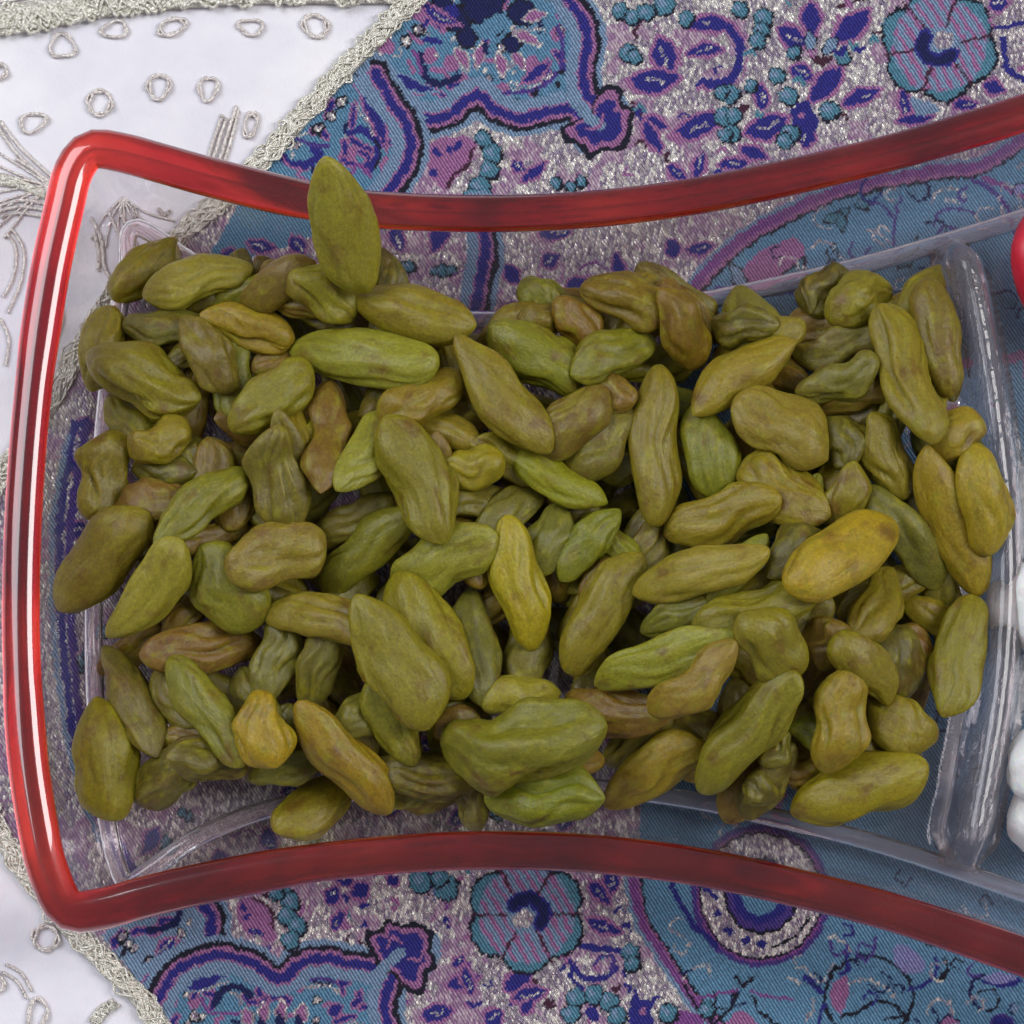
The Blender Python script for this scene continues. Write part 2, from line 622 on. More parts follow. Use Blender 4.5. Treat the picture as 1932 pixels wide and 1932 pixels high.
def curls(poly, n, seed, gap=26):
    """small scrolls, dashes and dots that crowd the ornament's ground"""
    r = random.Random(seed)
    P = np.asarray(poly, float)
    done = []
    for _ in range(n * 15):
        if len(done) >= n: break
        x = r.uniform(P[:, 0].min(), P[:, 0].max()); y = r.uniform(P[:, 1].min(), P[:, 1].max())
        if not inside(P, np.array([[x]]), np.array([[y]]))[0, 0]: continue
        if any(math.hypot(x - a, y - b) < gap for a, b in done): continue
        done.append((x, y))
        a = r.uniform(0, 6.283); l = r.uniform(12, 24); k = r.uniform(-1, 1)
        pts = [(x, y), (x + l * math.cos(a), y + l * math.sin(a)), (x + l * math.cos(a) + l * 0.8 * math.cos(a + k * 1.6), y + l * math.sin(a) + l * 0.8 * math.sin(a + k * 1.6))]
        u = r.random()
        if u < 0.32:
            stroke(pts, 16, PINK); stroke(pts, 8, ROYAL)
        elif u < 0.5: stroke(pts, 9, PINK)
        elif u < 0.66: stroke(pts, 8, NAVY)
        elif u < 0.86: stroke(pts, 5, SILVER, True, 1)
        else:
            disc(x, y, 9, BLACK); disc(x, y, 6, SILVER)

def flower(cx, cy, R, rot, crescent):
    pet = 6
    for grow, col in ((6, BLACK), (0, None)):
        for k in range(pet):
            a = rot + k * 2 * math.pi / pet
            x, y = cx + R * 0.60 * math.cos(a), cy + R * 0.56 * math.sin(a)
            r = R * 0.43 + grow
            if col is not None:
                disc(x, y, r, col); continue
            q = box([(x, y)], r + 3)
            if q is None: continue
            sl, gx, gy = q
            k0 = np.hypot(gx - x, gy - y) < r
            rr = np.hypot(gx - cx, gy - cy) / R
            RAS[sl][k0] = LTEAL
            band_ = k0 & (np.sin((gx * 0.87 - gy * 0.5) * 2 * math.pi / 20 + 2.5 * rr) > 0.25)
            RAS[sl][band_] = PINK
            RAS[sl][k0 & (rr > 0.84)] = DTEAL
    for k in range(pet):
        a = rot + (k + 0.5) * 2 * math.pi / pet
        stroke([(cx + R * 0.33 * math.cos(a), cy + R * 0.33 * math.sin(a)), (cx + R * 0.97 * math.cos(a), cy + R * 0.97 * math.sin(a))], 5, BROWN, False)
    disc(cx, cy, R * 0.34, LTEAL)
    arc = [(cx + R * 0.30 * math.cos(crescent + t), cy + R * 0.28 * math.sin(crescent + t)) for t in np.linspace(-1.5, 1.5, 9)]
    stroke(arc, R * 0.27, ROYAL)
    stroke(arc, R * 0.17, NAVY)
    disc(cx - R * 0.10 * math.cos(crescent), cy - R * 0.10 * math.sin(crescent), R * 0.17, SILVER)

# ---- layered outline: royal band, pink edge, black line, teal fringe on the outer side, pale teal inside
def cartouche(pts, flip=1):
    L = [(-34, -13, LTEAL), (-13, -9, PINK), (-9, 8, ROYAL), (8, 15, PINK), (15, 25, BLACK), (25, 36, LTEAL)]
    if flip < 0:
        L = [(-b, -a, c) for a, b, c in L]
    band(pts, L)

def build_pattern():
    A = lambda *t: [(451 + 0.4 * x, 0.4 * y) for x, y in t]          # upper ornament
    B = lambda *t: [(1159 + 0.4 * x, 0.4 * y) for x, y in t]         # upper right field
    D = lambda *t: [(x / 3.0, 1481 + y / 3.0) for x, y in t]         # lower left
    E = lambda *t: [(580 + 0.4 * x, 1481 + 0.4 * y) for x, y in t]   # lower middle
    G = lambda *t: [(1288 + x / 3.0, 1417 + y / 3.0) for x, y in t]  # lower right

    # ---- pale teal ground inside the upper ornament
    fill(A((640, 330), (760, 100), (840, -200), (1500, -200), (1600, 60), (1620, 330), (1690, 560), (1600, 590), (1450, 545), (1320, 570), (1190, 520), (1120, 460), (1000, 545), (900, 570), (790, 520)), TEAL, False)
    fill(A((100, 780), (420, 440), (600, 260), (720, 470), (800, 580), (815, 700), (770, 820), (700, 900), (400, 1100), (-200, 1300)), TEAL, False)
    # pink and silver flecks in that ground
    for p in A((700, 220), (900, 260), (960, 120), (1000, 300), (850, 60), (1380, 300), (1500, 150), (640, 520), (520, 720), (700, 780), (1050, 380), (1240, 430)):
        disc(p[0], p[1], 15, PINK)
    for p in A((930, 260), (1010, 180), (1100, 220), (1290, 130), (1400, 60), (1160, 330), (1240, 360), (560, 500), (600, 560), (640, 620), (500, 650), (1330, 430), (1400, 420)):
        disc(p[0], p[1], 5, SILVER)
    curls(A((700, 300), (840, -100), (1500, -100), (1560, 80), (1560, 330), (1450, 480), (1300, 500), (1130, 420), (950, 500), (820, 470)), 46, 31)
    curls(A((200, 720), (430, 480), (590, 330), (700, 520), (760, 640), (740, 780), (600, 900), (400, 1000)), 26, 32)
    # blossom at the top edge: navy petals with pink tongues
    for k, (x, y, r) in enumerate([(1030, 90, 60), (1150, 10, 95), (1200, 120, 40), (1330, 60, 55), (1070, 180, 40), (960, 20, 45), (1290, 200, 38)]):
        q = A((x, y))[0]
        disc(q[0], q[1], r * 0.4 + 5, BLACK); disc(q[0], q[1], r * 0.4, NAVY)
    fill(A((1120, 150), (1170, 90), (1240, 60), (1270, 100), (1230, 150), (1160, 190)), TEAL)
    fill(A((960, 60), (1010, 20), (1030, 60), (1000, 110)), ROYAL)
    for a, b in (((1030, 230), (1080, 320)), ((1140, 210), (1120, 320)), ((1220, 250), (1250, 360)), ((1290, 250), (1340, 320)), ((1300, 150), (1420, 210)), ((1340, 90), (1440, 60))):
        p, q = A(a, b)
        leaf(p, q, 18, 0, PINK, SILVER, False, 3)
    for a, b in (((1150, 200), (1170, 260)), ((1250, 190), (1310, 250)), ((1090, 120), (1060, 200))):
        p, q = A(a, b)
        leaf(p, q, 16, 0, NAVY, None, False)
    leaf(*A((670, 330), (930, 430)), 22, 6, ROYAL, LTEAL, False, 4)
    stroke(A((850, 260), (880, 360), (940, 395), (1020, 365)), 13, NAVY)
    stroke(A((820, 240), (850, 300), (860, 350)), 8, MAUVE)
    leaf(*A((1340, 390), (1470, 290)), 18, 0, ROYAL, PINK, False)
    stroke(A((1250, 440), (1400, 420), (1500, 340), (1530, 220), (1500, 120)), 8, VIOLET)
    stroke(A((1270, 425), (1380, 405), (1470, 350)), 4, SILVER, True, 1)
    for p in A((1400, 440), (1500, 400), (1520, 340)):
        disc(p[0], p[1], 7, BLACK)
    leaf(*A((870, 10), (1040, 110)), 20, 10, ROYAL, PINK)
    leaf(*A((860, 180), (960, 200)), 14, 0, ROYAL, None, False)
    for p in A((845, 140), (785, 195), (435, 545), (372, 608), (480, 480)):
        disc(p[0], p[1], 13, BLACK); disc(p[0], p[1], 7, SILVER)
    # leaves below the stem on the left
    leaf(*A((570, 430), (690, 700)), 24, -8, ROYAL, PINK, False)
    stroke(A((520, 630), (590, 615), (640, 660), (650, 730), (610, 800)), 13, ROYAL)
    stroke(A((640, 660), (662, 730), (640, 790)), 5, BLACK)
    stroke(A((540, 480), (590, 560), (640, 640)), 4, SILVER, True, 1)
    stroke(A((180, 700), (220, 760), (300, 780), (370, 740), (350, 690)), 16, ROYAL)
    stroke(A((190, 730), (240, 790), (320, 800)), 5, PINK)
    stroke(A((250, 640), (330, 680), (420, 690)), 7, VIOLET)
    stroke(A((500, 860), (560, 780), (620, 830)), 8, MAUVE)
    # the three framed stems
    cartouche(A((560, 250), (640, 385), (720, 470), (800, 530), (900, 565), (1000, 540), (1120, 448), (1200, 515), (1320, 558), (1450, 530), (1560, 515), (1620, 570), (1650, 640)), 1)
    cartouche(A((1520, -60), (1570, 20), (1630, 110), (1642, 220), (1622, 340), (1645, 450), (1710, 500), (1760, 520)), -1)
    cartouche(A((640, 340), (720, 480), (785, 580), (808, 680), (785, 780), (715, 890), (600, 1010)), -1)
    tip = A((1690, 420), (1770, 395), (1815, 430), (1810, 490), (1870, 510), (1855, 575), (1850, 650), (1800, 710), (1710, 715), (1640, 750), (1605, 690), (1540, 670), (1510, 610), (1560, 580), (1600, 560), (1660, 520))
    fill(tip, BLACK)
    c = np.mean(tip, 0)
    fill([c + 0.82 * (np.array(p) - c) for p in tip], PINK)
    fill([c + 0.62 * (np.array(p) - c) for p in tip], ROYAL)
    stroke(A((1560, 440), (1620, 530), (1700, 590)), 20, LTEAL)
    stroke(A((1640, 610), (1690, 600), (1720, 540)), 6, PINK)
    # rosette below the stem
    for p, r in zip(A((1150, 655), (1190, 725), (1175, 800), (1130, 880), (1100, 930)), (13, 14, 14, 15, 13)):
        bead(p[0], p[1], r)
    fill(A((900, 690), (980, 650), (1060, 640), (1110, 690), (1080, 780), (1010, 860), (960, 890), (900, 830)), PINK)
    for a, b in (((920, 700), (950, 740)), ((980, 690), (1000, 730)), ((900, 800), (940, 840)), ((1040, 660), (1010, 720))):
        leaf(*A(a, b), 14, 0, ROYAL, None, False)
    stroke(A((1100, 700), (1070, 780), (1010, 830), (980, 880)), 7, BROWN)
    leaf(*A((1290, 760), (1350, 800)), 18, 4, ROYAL, PINK)
    leaf(*A((1330, 860), (1450, 770)), 18, 0, ROYAL, PINK, False)
    for p in A((1490, 860), (1560, 880), (1610, 850)):
        bead(p[0], p[1], 8)

    # ---- upper right field
    scatter([(1150, -200), (1900, -200), (2200, -200), (2200, 60), (1932, 90), (1650, 250), (1100, 340)], 0, 3)
    for a, b, w, k in (((215, 185), (260, 350), 36, 0), ((85, 375), (290, 360), 34, 6), ((360, 120), (560, 130), 22, -6), ((350, 250), (500, 235), 18, -4),
                       ((930, 20), (930, 160), 28, 0), ((780, 140), (900, 210), 28, 0), ((1050, 185), (1195, 60), 34, 0), ((835, 320), (930, 370), 22, 0),
                       ((1060, 330), (930, 470), 32, 0), ((1090, 490), (1240, 430), 22, 0), ((145, 560), (240, 600), 18, 0), ((150, 580), (220, 710), 20, 4),
                       ((300, 635), (505, 545), 32, 0), ((630, 620), (805, 555), 36, 6), ((690, 410), (700, 510), 22, 0), ((250, 790), (330, 840), 18, 0),
                       ((385, 830), (415, 730), 18, 0), ((500, 775), (620, 770), 18, 0), ((600, 700), (710, 745), 20, 0), ((1360, 430), (1375, 570), 16, 0),
                       ((1340, 575), (1490, 555), 14, 0), ((1740, 400), (1830, 430), 22, 0), ((1770, 30), (1850, 20), 24, 0), ((890, 690), (930, 600), 24, 0),
                       ((1600, 500), (1700, 490), 16, 0)):
        p, q = B(a, b)
        leaf(np.array(p) - 0.08 * (np.array(q) - p), np.array(q) + 0.08 * (np.array(q) - p), w * 1.22, k, ew=8)
    stroke(B((470, 95), (550, 140), (590, 220), (585, 310), (530, 385), (400, 395)), 17, ROYAL)
    stroke(B((520, 80), (600, 170), (625, 260), (610, 350)), 5, PINK)
    fill(B((830, 520), (900, 480), (960, 560), (950, 610), (900, 640), (850, 600)), ROYAL)
    disc(*B((880, 550))[0], 7, PINK)
    for x, y, r in ((30, 50, 12), (85, 80, 12), (150, 55, 14), (235, 20, 15), (335, 85, 12), (590, 40, 13), (700, 80, 15), (690, 140, 12), (670, 190, 13), (60, 245, 13), (95, 270, 10),
                    (545, 440, 14), (500, 430, 10), (515, 545, 15), (560, 540, 12), (550, 625, 14), (520, 635, 10), (765, 355, 12), (820, 450, 14), (1015, 525, 15), (830, 630, 15), (800, 665, 12), (640, 400, 9), (1075, 265, 12), (845, 245, 11)):
        p = B((x, y))[0]
        bead(p[0], p[1], r * 0.95)
    for a, b in (((930, 240), (915, 150)), ((990, 250), (1050, 180))):
        leaf(*B(a, b), 22, 0, LTEAL, BLACK, False, 3)
    fill(B((920, 265), (1030, 265), (1000, 310), (960, 310)), BROWN)
    disc(*B((612, 515))[0], 9, BROWN)
    stroke(B((1050, 30), (1130, 10), (1200, -20)), 7, BROWN)
    fill(B((1400, 460), (1500, 490), (1520, 530), (1420, 540)), LTEAL)
    stroke(B((1740, 150), (1850, 130), (1960, 110)), 10, ROYAL)
    stroke(B((1830, 190), (1850, 330), (1930, 380)), 13, ROYAL)
    stroke(B((1860, 230), (1920, 190), (1960, 240), (1910, 290)), 5, SILVER, True, 1)
    flower(1771, 86, 106, 0.35, 2.2)
    scatter([(1880, -200), (2300, -200), (2300, 150), (1940, 150)], 14, 5, 52)
    scatter([(1180, -200), (1640, -200), (1640, -40), (1180, -40)], 9, 6, 50)

    r = random.Random(77)
    for _ in range(150):
        x, y = (r.uniform(1160, 1932), r.uniform(0, 330)) if r.random() < 0.55 else (r.uniform(430, 1200), r.uniform(1640, 1932))
        jx, jy = int(x - X0), int(y - Y0)
        if RAS[jy, jx, 3] < 0.2: continue
        a = r.uniform(0, 6.28); l = r.uniform(7, 14); k = r.choice((-1, 1))
        pts = [(x, y), (x + l * math.cos(a), y + l * math.sin(a)), (x + l * 1.5 * math.cos(a + 0.8 * k), y + l * 1.5 * math.sin(a + 0.8 * k))]
        stroke(pts, r.uniform(5, 10), r.choice((PINK, PINK, MAUVE, ROYAL, ROYAL, DTEAL, BROWN)))
    # ---- under the dish: silver field with leaves to the left, teal paisley to the right
    scatter([(420, 470), (640, 430), (950, 430), (1330, 440), (1340, 560), (1200, 660), (700, 700), (380, 720)], 46, 11, 44)
    cartouche([(905, 395), (915, 470), (905, 540), (890, 620)], -1)
    scatter([(100, 760), (330, 700), (1250, 700), (1250, 1500), (900, 1590), (300, 1600), (150, 1500)], 130, 12, 56)
    for s in (0, 1):
        stroke([(140 + 24 * s, 800), (112 + 20 * s, 1000), (122 + 18 * s, 1250), (160 + 14 * s, 1480), (240 + 12 * s, 1640)], 16, (ROYAL, VIOLET)[s])
    stroke([(128, 820), (98, 1000), (106, 1250), (146, 1480), (220, 1650)], 10, LTEAL)
    scatter([(300, 1560), (700, 1560), (1100, 1550), (1200, 1600), (1200, 1660), (300, 1690)], 16, 13, 46)
    PAIS = [(1319, 556), (1383, 482), (1479, 422), (1599, 372), (1759, 338), (1839, 330), (1932, 276), (2150, 130), (2340, 130), (2340, 2150), (1450, 2150), (1400, 1990), (1353, 1925), (1308, 1873), (1268, 1813), (1220, 1737), (1204, 1665), (1210, 1500), (1260, 1300), (1220, 1000), (1240, 700)]
    fill(PAIS, (*lin(102, 148, 178), 0), False)
    fill([(1380, 540), (1430, 480), (1500, 450), (1520, 500), (1460, 540), (1400, 570)], PINK)
    EDGE = [(1280, 620), (1319, 552), (1383, 480), (1479, 420), (1599, 368), (1759, 336), (1839, 328), (1932, 276), (2150, 120)]
    band(EDGE, [(-22, -6, MAUVE), (-6, 2, PINK), (2, 7, BLACK), (-30, -22, LTEAL)])
    LOW = [(1200, 1600), (1204, 1665), (1220, 1737), (1268, 1813), (1308, 1873), (1353, 1925), (1420, 2010)]
    band(LOW, [(2, 16, MAUVE), (16, 26, LTEAL), (-2, 2, PINK), (-7, -2, BLACK)])
    stroke(B((1350, 930), (1320, 1040), (1312, 1170)), 6, VIOLET)
    stroke(B((1180, 960), (1260, 970), (1310, 1030)), 6, VIOLET)
    stroke(B((1500, 1060), (1540, 1000), (1620, 985), (1700, 1010)), 6, VIOLET)
    stroke(B((1690, 850), (1780, 900), (1860, 1000), (1890, 1100)), 9, VIOLET)
    stroke(B((1740, 840), (1830, 880), (1930, 930)), 11, MAUVE)
    for t in ([(920, 1175), (960, 1140), (1010, 1145), (1050, 1190), (1090, 1230)], [(1190, 1085), (1240, 1100), (1290, 1145)], [(1490, 960), (1520, 915), (1580, 890), (1650, 915), (1630, 945), (1560, 945)], [(1080, 1240), (1170, 1230), (1240, 1200), (1300, 1190)], [(1900, 800), (1960, 760), (2000, 800)]):
        stroke(B(*t), 6, SILVER, True, 1)
    leaf(*B((730, 1380), (890, 1220)), 32, 10, DTEAL, BLACK, False, 4)
    leaf(*B((640, 1400), (540, 1240)), 22, 0, LTEAL, BLACK, False, 4)
    leaf(*B((990, 1040), (1110, 980)), 20, 6, DTEAL, BLACK, False, 3)
    leaf(*B((1080, 1090), (1060, 1000)), 14, 0, DTEAL, BLACK, False, 3)
    bead(*B((1170, 965))[0], 8)
    leaf(*B((1340, 1260), (1420, 1130)), 20, 6, DTEAL, BLACK, False, 4)
    stroke(B((480, 1360), (600, 1370), (760, 1380), (900, 1350)), 8, VIOLET)
    r = random.Random(4)
    for _ in range(44):
        x, y = r.uniform(1300, 1930), r.uniform(600, 1640)
        a = r.uniform(0, 6.28)
        p = [(x, y), (x + 30 * math.cos(a), y + 30 * math.sin(a)), (x + 46 * math.cos(a + 0.9), y + 46 * math.sin(a + 0.9))]
        u = r.random()
        if u < 0.4: stroke(p, 6, r.choice((NAVY, BLACK, VIOLET)))
        elif u < 0.7: stroke(p, 6, SILVER, True, 1)
        elif u < 0.85: leaf(p[0], p[2], 22, 4, r.choice((PINK, DTEAL)), BLACK, False, 3)
        else: stroke(p, 16, PINK)

    # ---- lower right: the paisley's eye and curls on teal
    cx, cy = 1435, 1690
    for r_, col in ((131, VIOLET), (122, MAUVE), (117, BLACK), (112, SILVER), (70, BLACK), (64, VIOLET), (52, ROYAL), (36, TEAL)):
        q = box([(cx, cy)], r_ + 4)
        sl, gx, gy = q
        e = np.hypot((gx - cx) * 1.0, (gy - cy) * 0.97) + (fine[sl] - 0.5) * 3
        RAS[sl][(e < r_)] = col
    for a in (2.75, 2.3, 1.9, 1.55):
        x, y = cx + 90 * math.cos(a), cy + 90 * math.sin(a)
        fill([(x - 11, y), (x, y - 11), (x + 11, y), (x, y + 11)], ROYAL, False)
    stroke([(cx + 22, cy + 96), (cx + 62, cy + 78), (cx + 92, cy + 40)], 6, BLACK)
    c2 = G((1050, 1390))[0]
    ring = [(c2[0] + 84 * math.cos(t), c2[1] + 76 * math.sin(t)) for t in np.linspace(0, 6.28, 30)]
    stroke(ring, 7, BLACK, False)
    fill(G((830, 1400), (860, 1300), (930, 1280), (930, 1380), (900, 1480)), PINK)
    stroke(G((950, 1310), (1050, 1290), (1150, 1340), (1190, 1390)), 6, SILVER, True, 1)
    stroke(G((900, 1500), (1000, 1470), (1090, 1420), (1200, 1440), (1270, 1520)), 7, BLACK)
    stroke(G((1130, 1520), (1240, 1500)), 5, BLACK, False)
    for t in ([(0, 1290), (60, 1230), (130, 1210), (150, 1270)], [(820, 1050), (880, 1060), (950, 1130)], [(690, 1230), (780, 1300), (860, 1200)], [(1390, 1490), (1420, 1410), (1500, 1420), (1530, 1490), (1460, 1540)], [(590, 1280), (660, 1310)], [(720, 1400), (740, 1470), (690, 1530)]):
        stroke(G(*t), 6, SILVER, True, 1)
    stroke(G((1090, 1060), (1080, 1130), (1040, 1180)), 6, VIOLET)
    stroke(G((930, 1140), (930, 1230), (890, 1260)), 8, ROYAL)
    stroke(G((690, 1280), (780, 1360)), 12, ROYAL, False)
    stroke(G((1430, 1170), (1430, 1260), (1360, 1320), (1270, 1350)), 7, ROYAL)
    stroke(G((1480, 1170), (1500, 1240), (1440, 1300)), 6, BLACK)
    fill(G((1210, 1100), (1330, 1140), (1370, 1230), (1290, 1260), (1200, 1200)), (*lin(140, 140, 190), 0))
    stroke(G((1700, 1270), (1640, 1300), (1620, 1380), (1670, 1450)), 8, NAVY)
    stroke(G((1700, 1300), (1800, 1330), (1910, 1300)), 8, ROYAL)
    fill(G((1700, 1280), (1790, 1250), (1890, 1290), (1800, 1320)), (*lin(140, 140, 190), 0))
    stroke(G((300, 1270), (330, 1330), (390, 1280)), 7, BLACK)
    stroke(G((60, 1400), (180, 1385), (300, 1350)), 6, MAUVE)
    stroke(G((390, 1350), (480, 1390), (620, 1400)), 6, MAUVE)
    stroke(G((310, 1360), (270, 1460), (180, 1540)), 6, BLACK)
    stroke(G((390, 1380), (430, 1470), (540, 1560)), 6, BLACK)
    fill(G((240, 1540), (330, 1470), (410, 1520), (400, 1620), (240, 1620)), PINK)
    fill(G((-60, 1480), (60, 1480), (120, 1560), (60, 1700), (-60, 1700)), MAUVE)
    stroke(G((10, 1320), (60, 1420), (140, 1500), (190, 1600)), 7, BLACK)
    stroke(G((0, 1250), (50, 1245)), 7, NAVY, False)
    leaf(*G((1740, 1546), (1860, 1530)), 30, 0, ROYAL, VIOLET, False)
    stroke(G((770, 1560), (780, 1480), (800, 1440)), 8, ROYAL)
    stroke(G((100, 700), (120, 760), (190, 830)), 10, ROYAL)
    r = random.Random(9)
    for _ in range(20):
        x, y = r.uniform(1940, 2330), r.uniform(300, 2100)
        stroke([(x, y), (x + 30, y + r.uniform(-40, 40)), (x + 60, y + r.uniform(-40, 40))], 7, r.choice((NAVY, BLACK, VIOLET, SILVER)))
    r = random.Random(55)
    for _ in range(84):
        x, y = (r.uniform(1340, 1950), r.uniform(340, 600)) if r.random() < 0.5 else (r.uniform(1260, 1950), r.uniform(1640, 1940))
        if not inside(PAIS, np.array([[x]]), np.array([[y]]))[0, 0]: continue
        if math.hypot(x - cx, y - cy) < 150: continue
        a = r.uniform(0, 6.28); l = r.uniform(12, 26); k = r.choice((-1, 1))
        pts = [(x, y), (x + l * math.cos(a), y + l * math.sin(a)), (x + 1.7 * l * math.cos(a + 0.7 * k), y + 1.7 * l * math.sin(a + 0.7 * k)), (x + 1.6 * l * math.cos(a + 1.5 * k), y + 1.6 * l * math.sin(a + 1.5 * k))]
        u = r.random()
        if u < 0.3: stroke(pts, 4.2, r.choice((NAVY, NAVY, BLACK)))
        elif u < 0.62: stroke(pts, 4.5, SILVER, True, 1)
        elif u < 0.8: stroke(pts, 5.5, r.choice((VIOLET, ROYAL)))
        else:
            fill(lens(pts[0], pts[2], 18, 4), r.choice(((*lin(140, 138, 186), 0), DTEAL, LTEAL, PINK)), False); stroke(pts[:3], 4, NAVY)
    # blue thread rising to the dish
    stroke(E((1720, 470), (1760, 560), (1840, 680), (1932, 760)), 11, ROYAL)

    # ---- lower ornament
    fill(D((560, 850), (900, 640), (1160, 680), (1210, 760), (1170, 900), (1060, 1000), (940, 1060), (820, 1130)), LTEAL, False)
    fill(D((820, 1130), (940, 1120), (1060, 1010), (1250, 960), (1420, 1000), (1580, 1090), (1700, 1010), (1830, 980), (2100, 1030), (2200, 1400), (2100, 2000), (900, 2000)), TEAL, False)
    for p in D((950, 1180), (1100, 1230), (900, 1300), (1180, 1130), (1000, 900), (880, 820)):
        disc(p[0], p[1], 13, PINK)
    curls(D((620, 860), (900, 700), (1130, 720), (1130, 880), (1040, 960), (840, 1080)), 18, 33)
    curls(D((860, 1200), (1080, 1040), (1250, 1000), (1420, 1050), (1580, 1140), (1720, 1060), (1840, 1030), (2050, 1070), (2100, 1400), (950, 1420)), 40, 34)
    leaf(*D((1000, 870), (890, 1020)), 26, 6, ROYAL, PINK, False)
    stroke(D((850, 820), (930, 810), (990, 780), (1010, 730)), 14, NAVY)
    stroke(D((1020, 850), (960, 900), (890, 950)), 5, SILVER, True, 1)
    stroke(D((700, 840), (720, 920), (690, 960)), 8, BLACK)
    for p in D((720, 900), (840, 1000), (690, 860), (1100, 1310)):
        disc(p[0], p[1], 12, BLACK); disc(p[0], p[1], 7, SILVER)
    leaf(*D((1030, 1150), (1280, 1080)), 22, 0, ROYAL, LTEAL, False)
    stroke(D((1220, 1240), (1260, 1160), (1340, 1140), (1420, 1190)), 14, NAVY)
    stroke(D((1050, 1190), (1170, 1150), (1290, 1110)), 5, SILVER, True, 1)
    stroke(D((1140, 1200), (1180, 1280), (1280, 1290), (1380, 1280)), 6, MAUVE)
    for a, b in (((1500, 1340), (1490, 1230)), ((1600, 1340), (1590, 1220)), ((1700, 1340), (1720, 1240)), ((1420, 1360), (1380, 1270))):
        leaf(*D(a, b), 20, 0, PINK, SILVER, False, 3)
    for a, b in (((1480, 1420), (1470, 1300)), ((1590, 1420), (1580, 1270)), ((1690, 1420), (1690, 1290))):
        leaf(*D(a, b), 16, 0, NAVY, None, False)
    leaf(*D((1870, 1300), (1932, 1250)), 24, 0, ROYAL, PINK, False)
    stroke(D((1720, 1140), (1840, 1140), (1920, 1180)), 6, SILVER, True, 1)
    stroke(D((1700, 1110), (1800, 1090), (1900, 1120)), 8, VIOLET)
    cartouche(D((1080, 620), (1160, 690), (1205, 770), (1170, 890), (1060, 990), (940, 1050), (820, 1130)), -1)
    cartouche(D((870, 1290), (900, 1200), (945, 1115), (1060, 1010), (1250, 960), (1420, 1000), (1580, 1092), (1700, 1010), (1830, 980), (2000, 1010), (2160, 1030), (2340, 1005), (2400, 930)), -1)
    cartouche(E((480, 860), (410, 900), (370, 980), (368, 1080), (400, 1200), (420, 1300)), -1)
    tip = E((270, 690), (340, 680), (370, 625), (440, 650), (520, 645), (590, 690), (585, 770), (610, 850), (570, 890), (545, 985), (480, 980), (430, 925), (400, 890), (340, 860), (300, 800), (280, 750))
    fill(tip, BLACK)
    c = np.mean(tip, 0)
    fill([c + 0.83 * (np.array(p) - c) for p in tip], PINK)
    fill([c + 0.66 * (np.array(p) - c) for p in tip], ROYAL)
    stroke(E((320, 900), (380, 840), (440, 790)), 20, LTEAL)
    stroke(E((370, 760), (400, 720), (440, 740)), 6, PINK)
    stroke(E((480, 820), (520, 830), (540, 790)), 6, PINK)
    # rosette beside it
    for p, r_ in zip(D((1590, 590), (1640, 660), (1620, 740), (1680, 800), (1640, 880), (1560, 610)), (14, 14, 13, 14, 14, 10)):
        bead(p[0], p[1], r_)
    fill(D((1340, 660), (1420, 630), (1520, 680), (1560, 780), (1550, 890), (1480, 870), (1380, 820), (1340, 740)), PINK)
    for a, b in (((1350, 690), (1400, 700)), ((1400, 820), (1500, 850)), ((1380, 760), (1420, 730))):
        leaf(*D(a, b), 15, 0, ROYAL, None, True)
    stroke(D((1440, 640), (1530, 700), (1550, 800)), 6, BROWN)
    for a, b, w in (((90, 560), (150, 480), 24), ((205, 530), (290, 470), 22), ((125, 680), (160, 600), 18), ((650, 950), (820, 900), 20), ((740, 860), (770, 980), 18), ((920, 960), (1060, 880), 24),
                    ((960, 1010), (1130, 970), 24), ((540, 1090), (690, 1060), 26), ((840, 1130), (920, 1060), 26), ((380, 470), (420, 430), 20), ((690, 860), (730, 800), 14), ((1330, 450), (1430, 560), 20), ((1320, 640), (1480, 690), 20), ((1010, 1080), (1060, 1010), 16)):
        leaf(*E(a, b), w * 1.25, ew=8)
    for x, y, r_ in ((530, 455, 17), (650, 480, 18), (620, 440, 12), (1260, 1000, 14), (1345, 985, 14), (1420, 1020, 14), (1240, 1075, 14), (1460, 1085, 14), (1700, 1075, 14), (1520, 790, 13), (1530, 840, 11), (1880, 1060, 12)):
        p = E((x, y))[0]
        bead(p[0], p[1], r_)
    disc(*E((1345, 1075))[0], 14, ROYAL)
    disc(*E((1140, 1030))[0], 12, BROWN)
    stroke(E((600, 560), (600, 500)), 5, VIOLET, False)
    stroke(E((1260, 840), (1240, 900), (1290, 960)), 9, ROYAL)
    stroke(E((1220, 760), (1330, 760), (1470, 780)), 12, ROYAL)
    stroke(E((1240, 830), (1290, 900), (1380, 910), (1450, 860)), 12, ROYAL)
    stroke(E((1320, 790), (1300, 840), (1350, 890), (1420, 880)), 6, SILVER, True, 1)
    stroke(E((1350, 840), (1400, 800), (1440, 820), (1430, 870)), 8, VIOLET)
    fill(E((1540, 950), (1570, 1010), (1660, 990), (1620, 1060), (1630, 1140), (1520, 1140)), ROYAL)
    disc(*E((1580, 1065))[0], 7, PINK)
    flower(992, 1725, 108, 0.52, -0.9)
    scatter([(640, 1960), (1400, 1960), (1400, 2150), (640, 2150)], 20, 15, 46)

build_pattern()

# ---- the cloth itself: a white field with a brocade panel sewn on, braid along the seam, silver embroidery
cloth = empty("tablecloth")
tag(cloth, "white satin tablecloth with a blue and silver paisley brocade panel sewn on", "tablecloth")

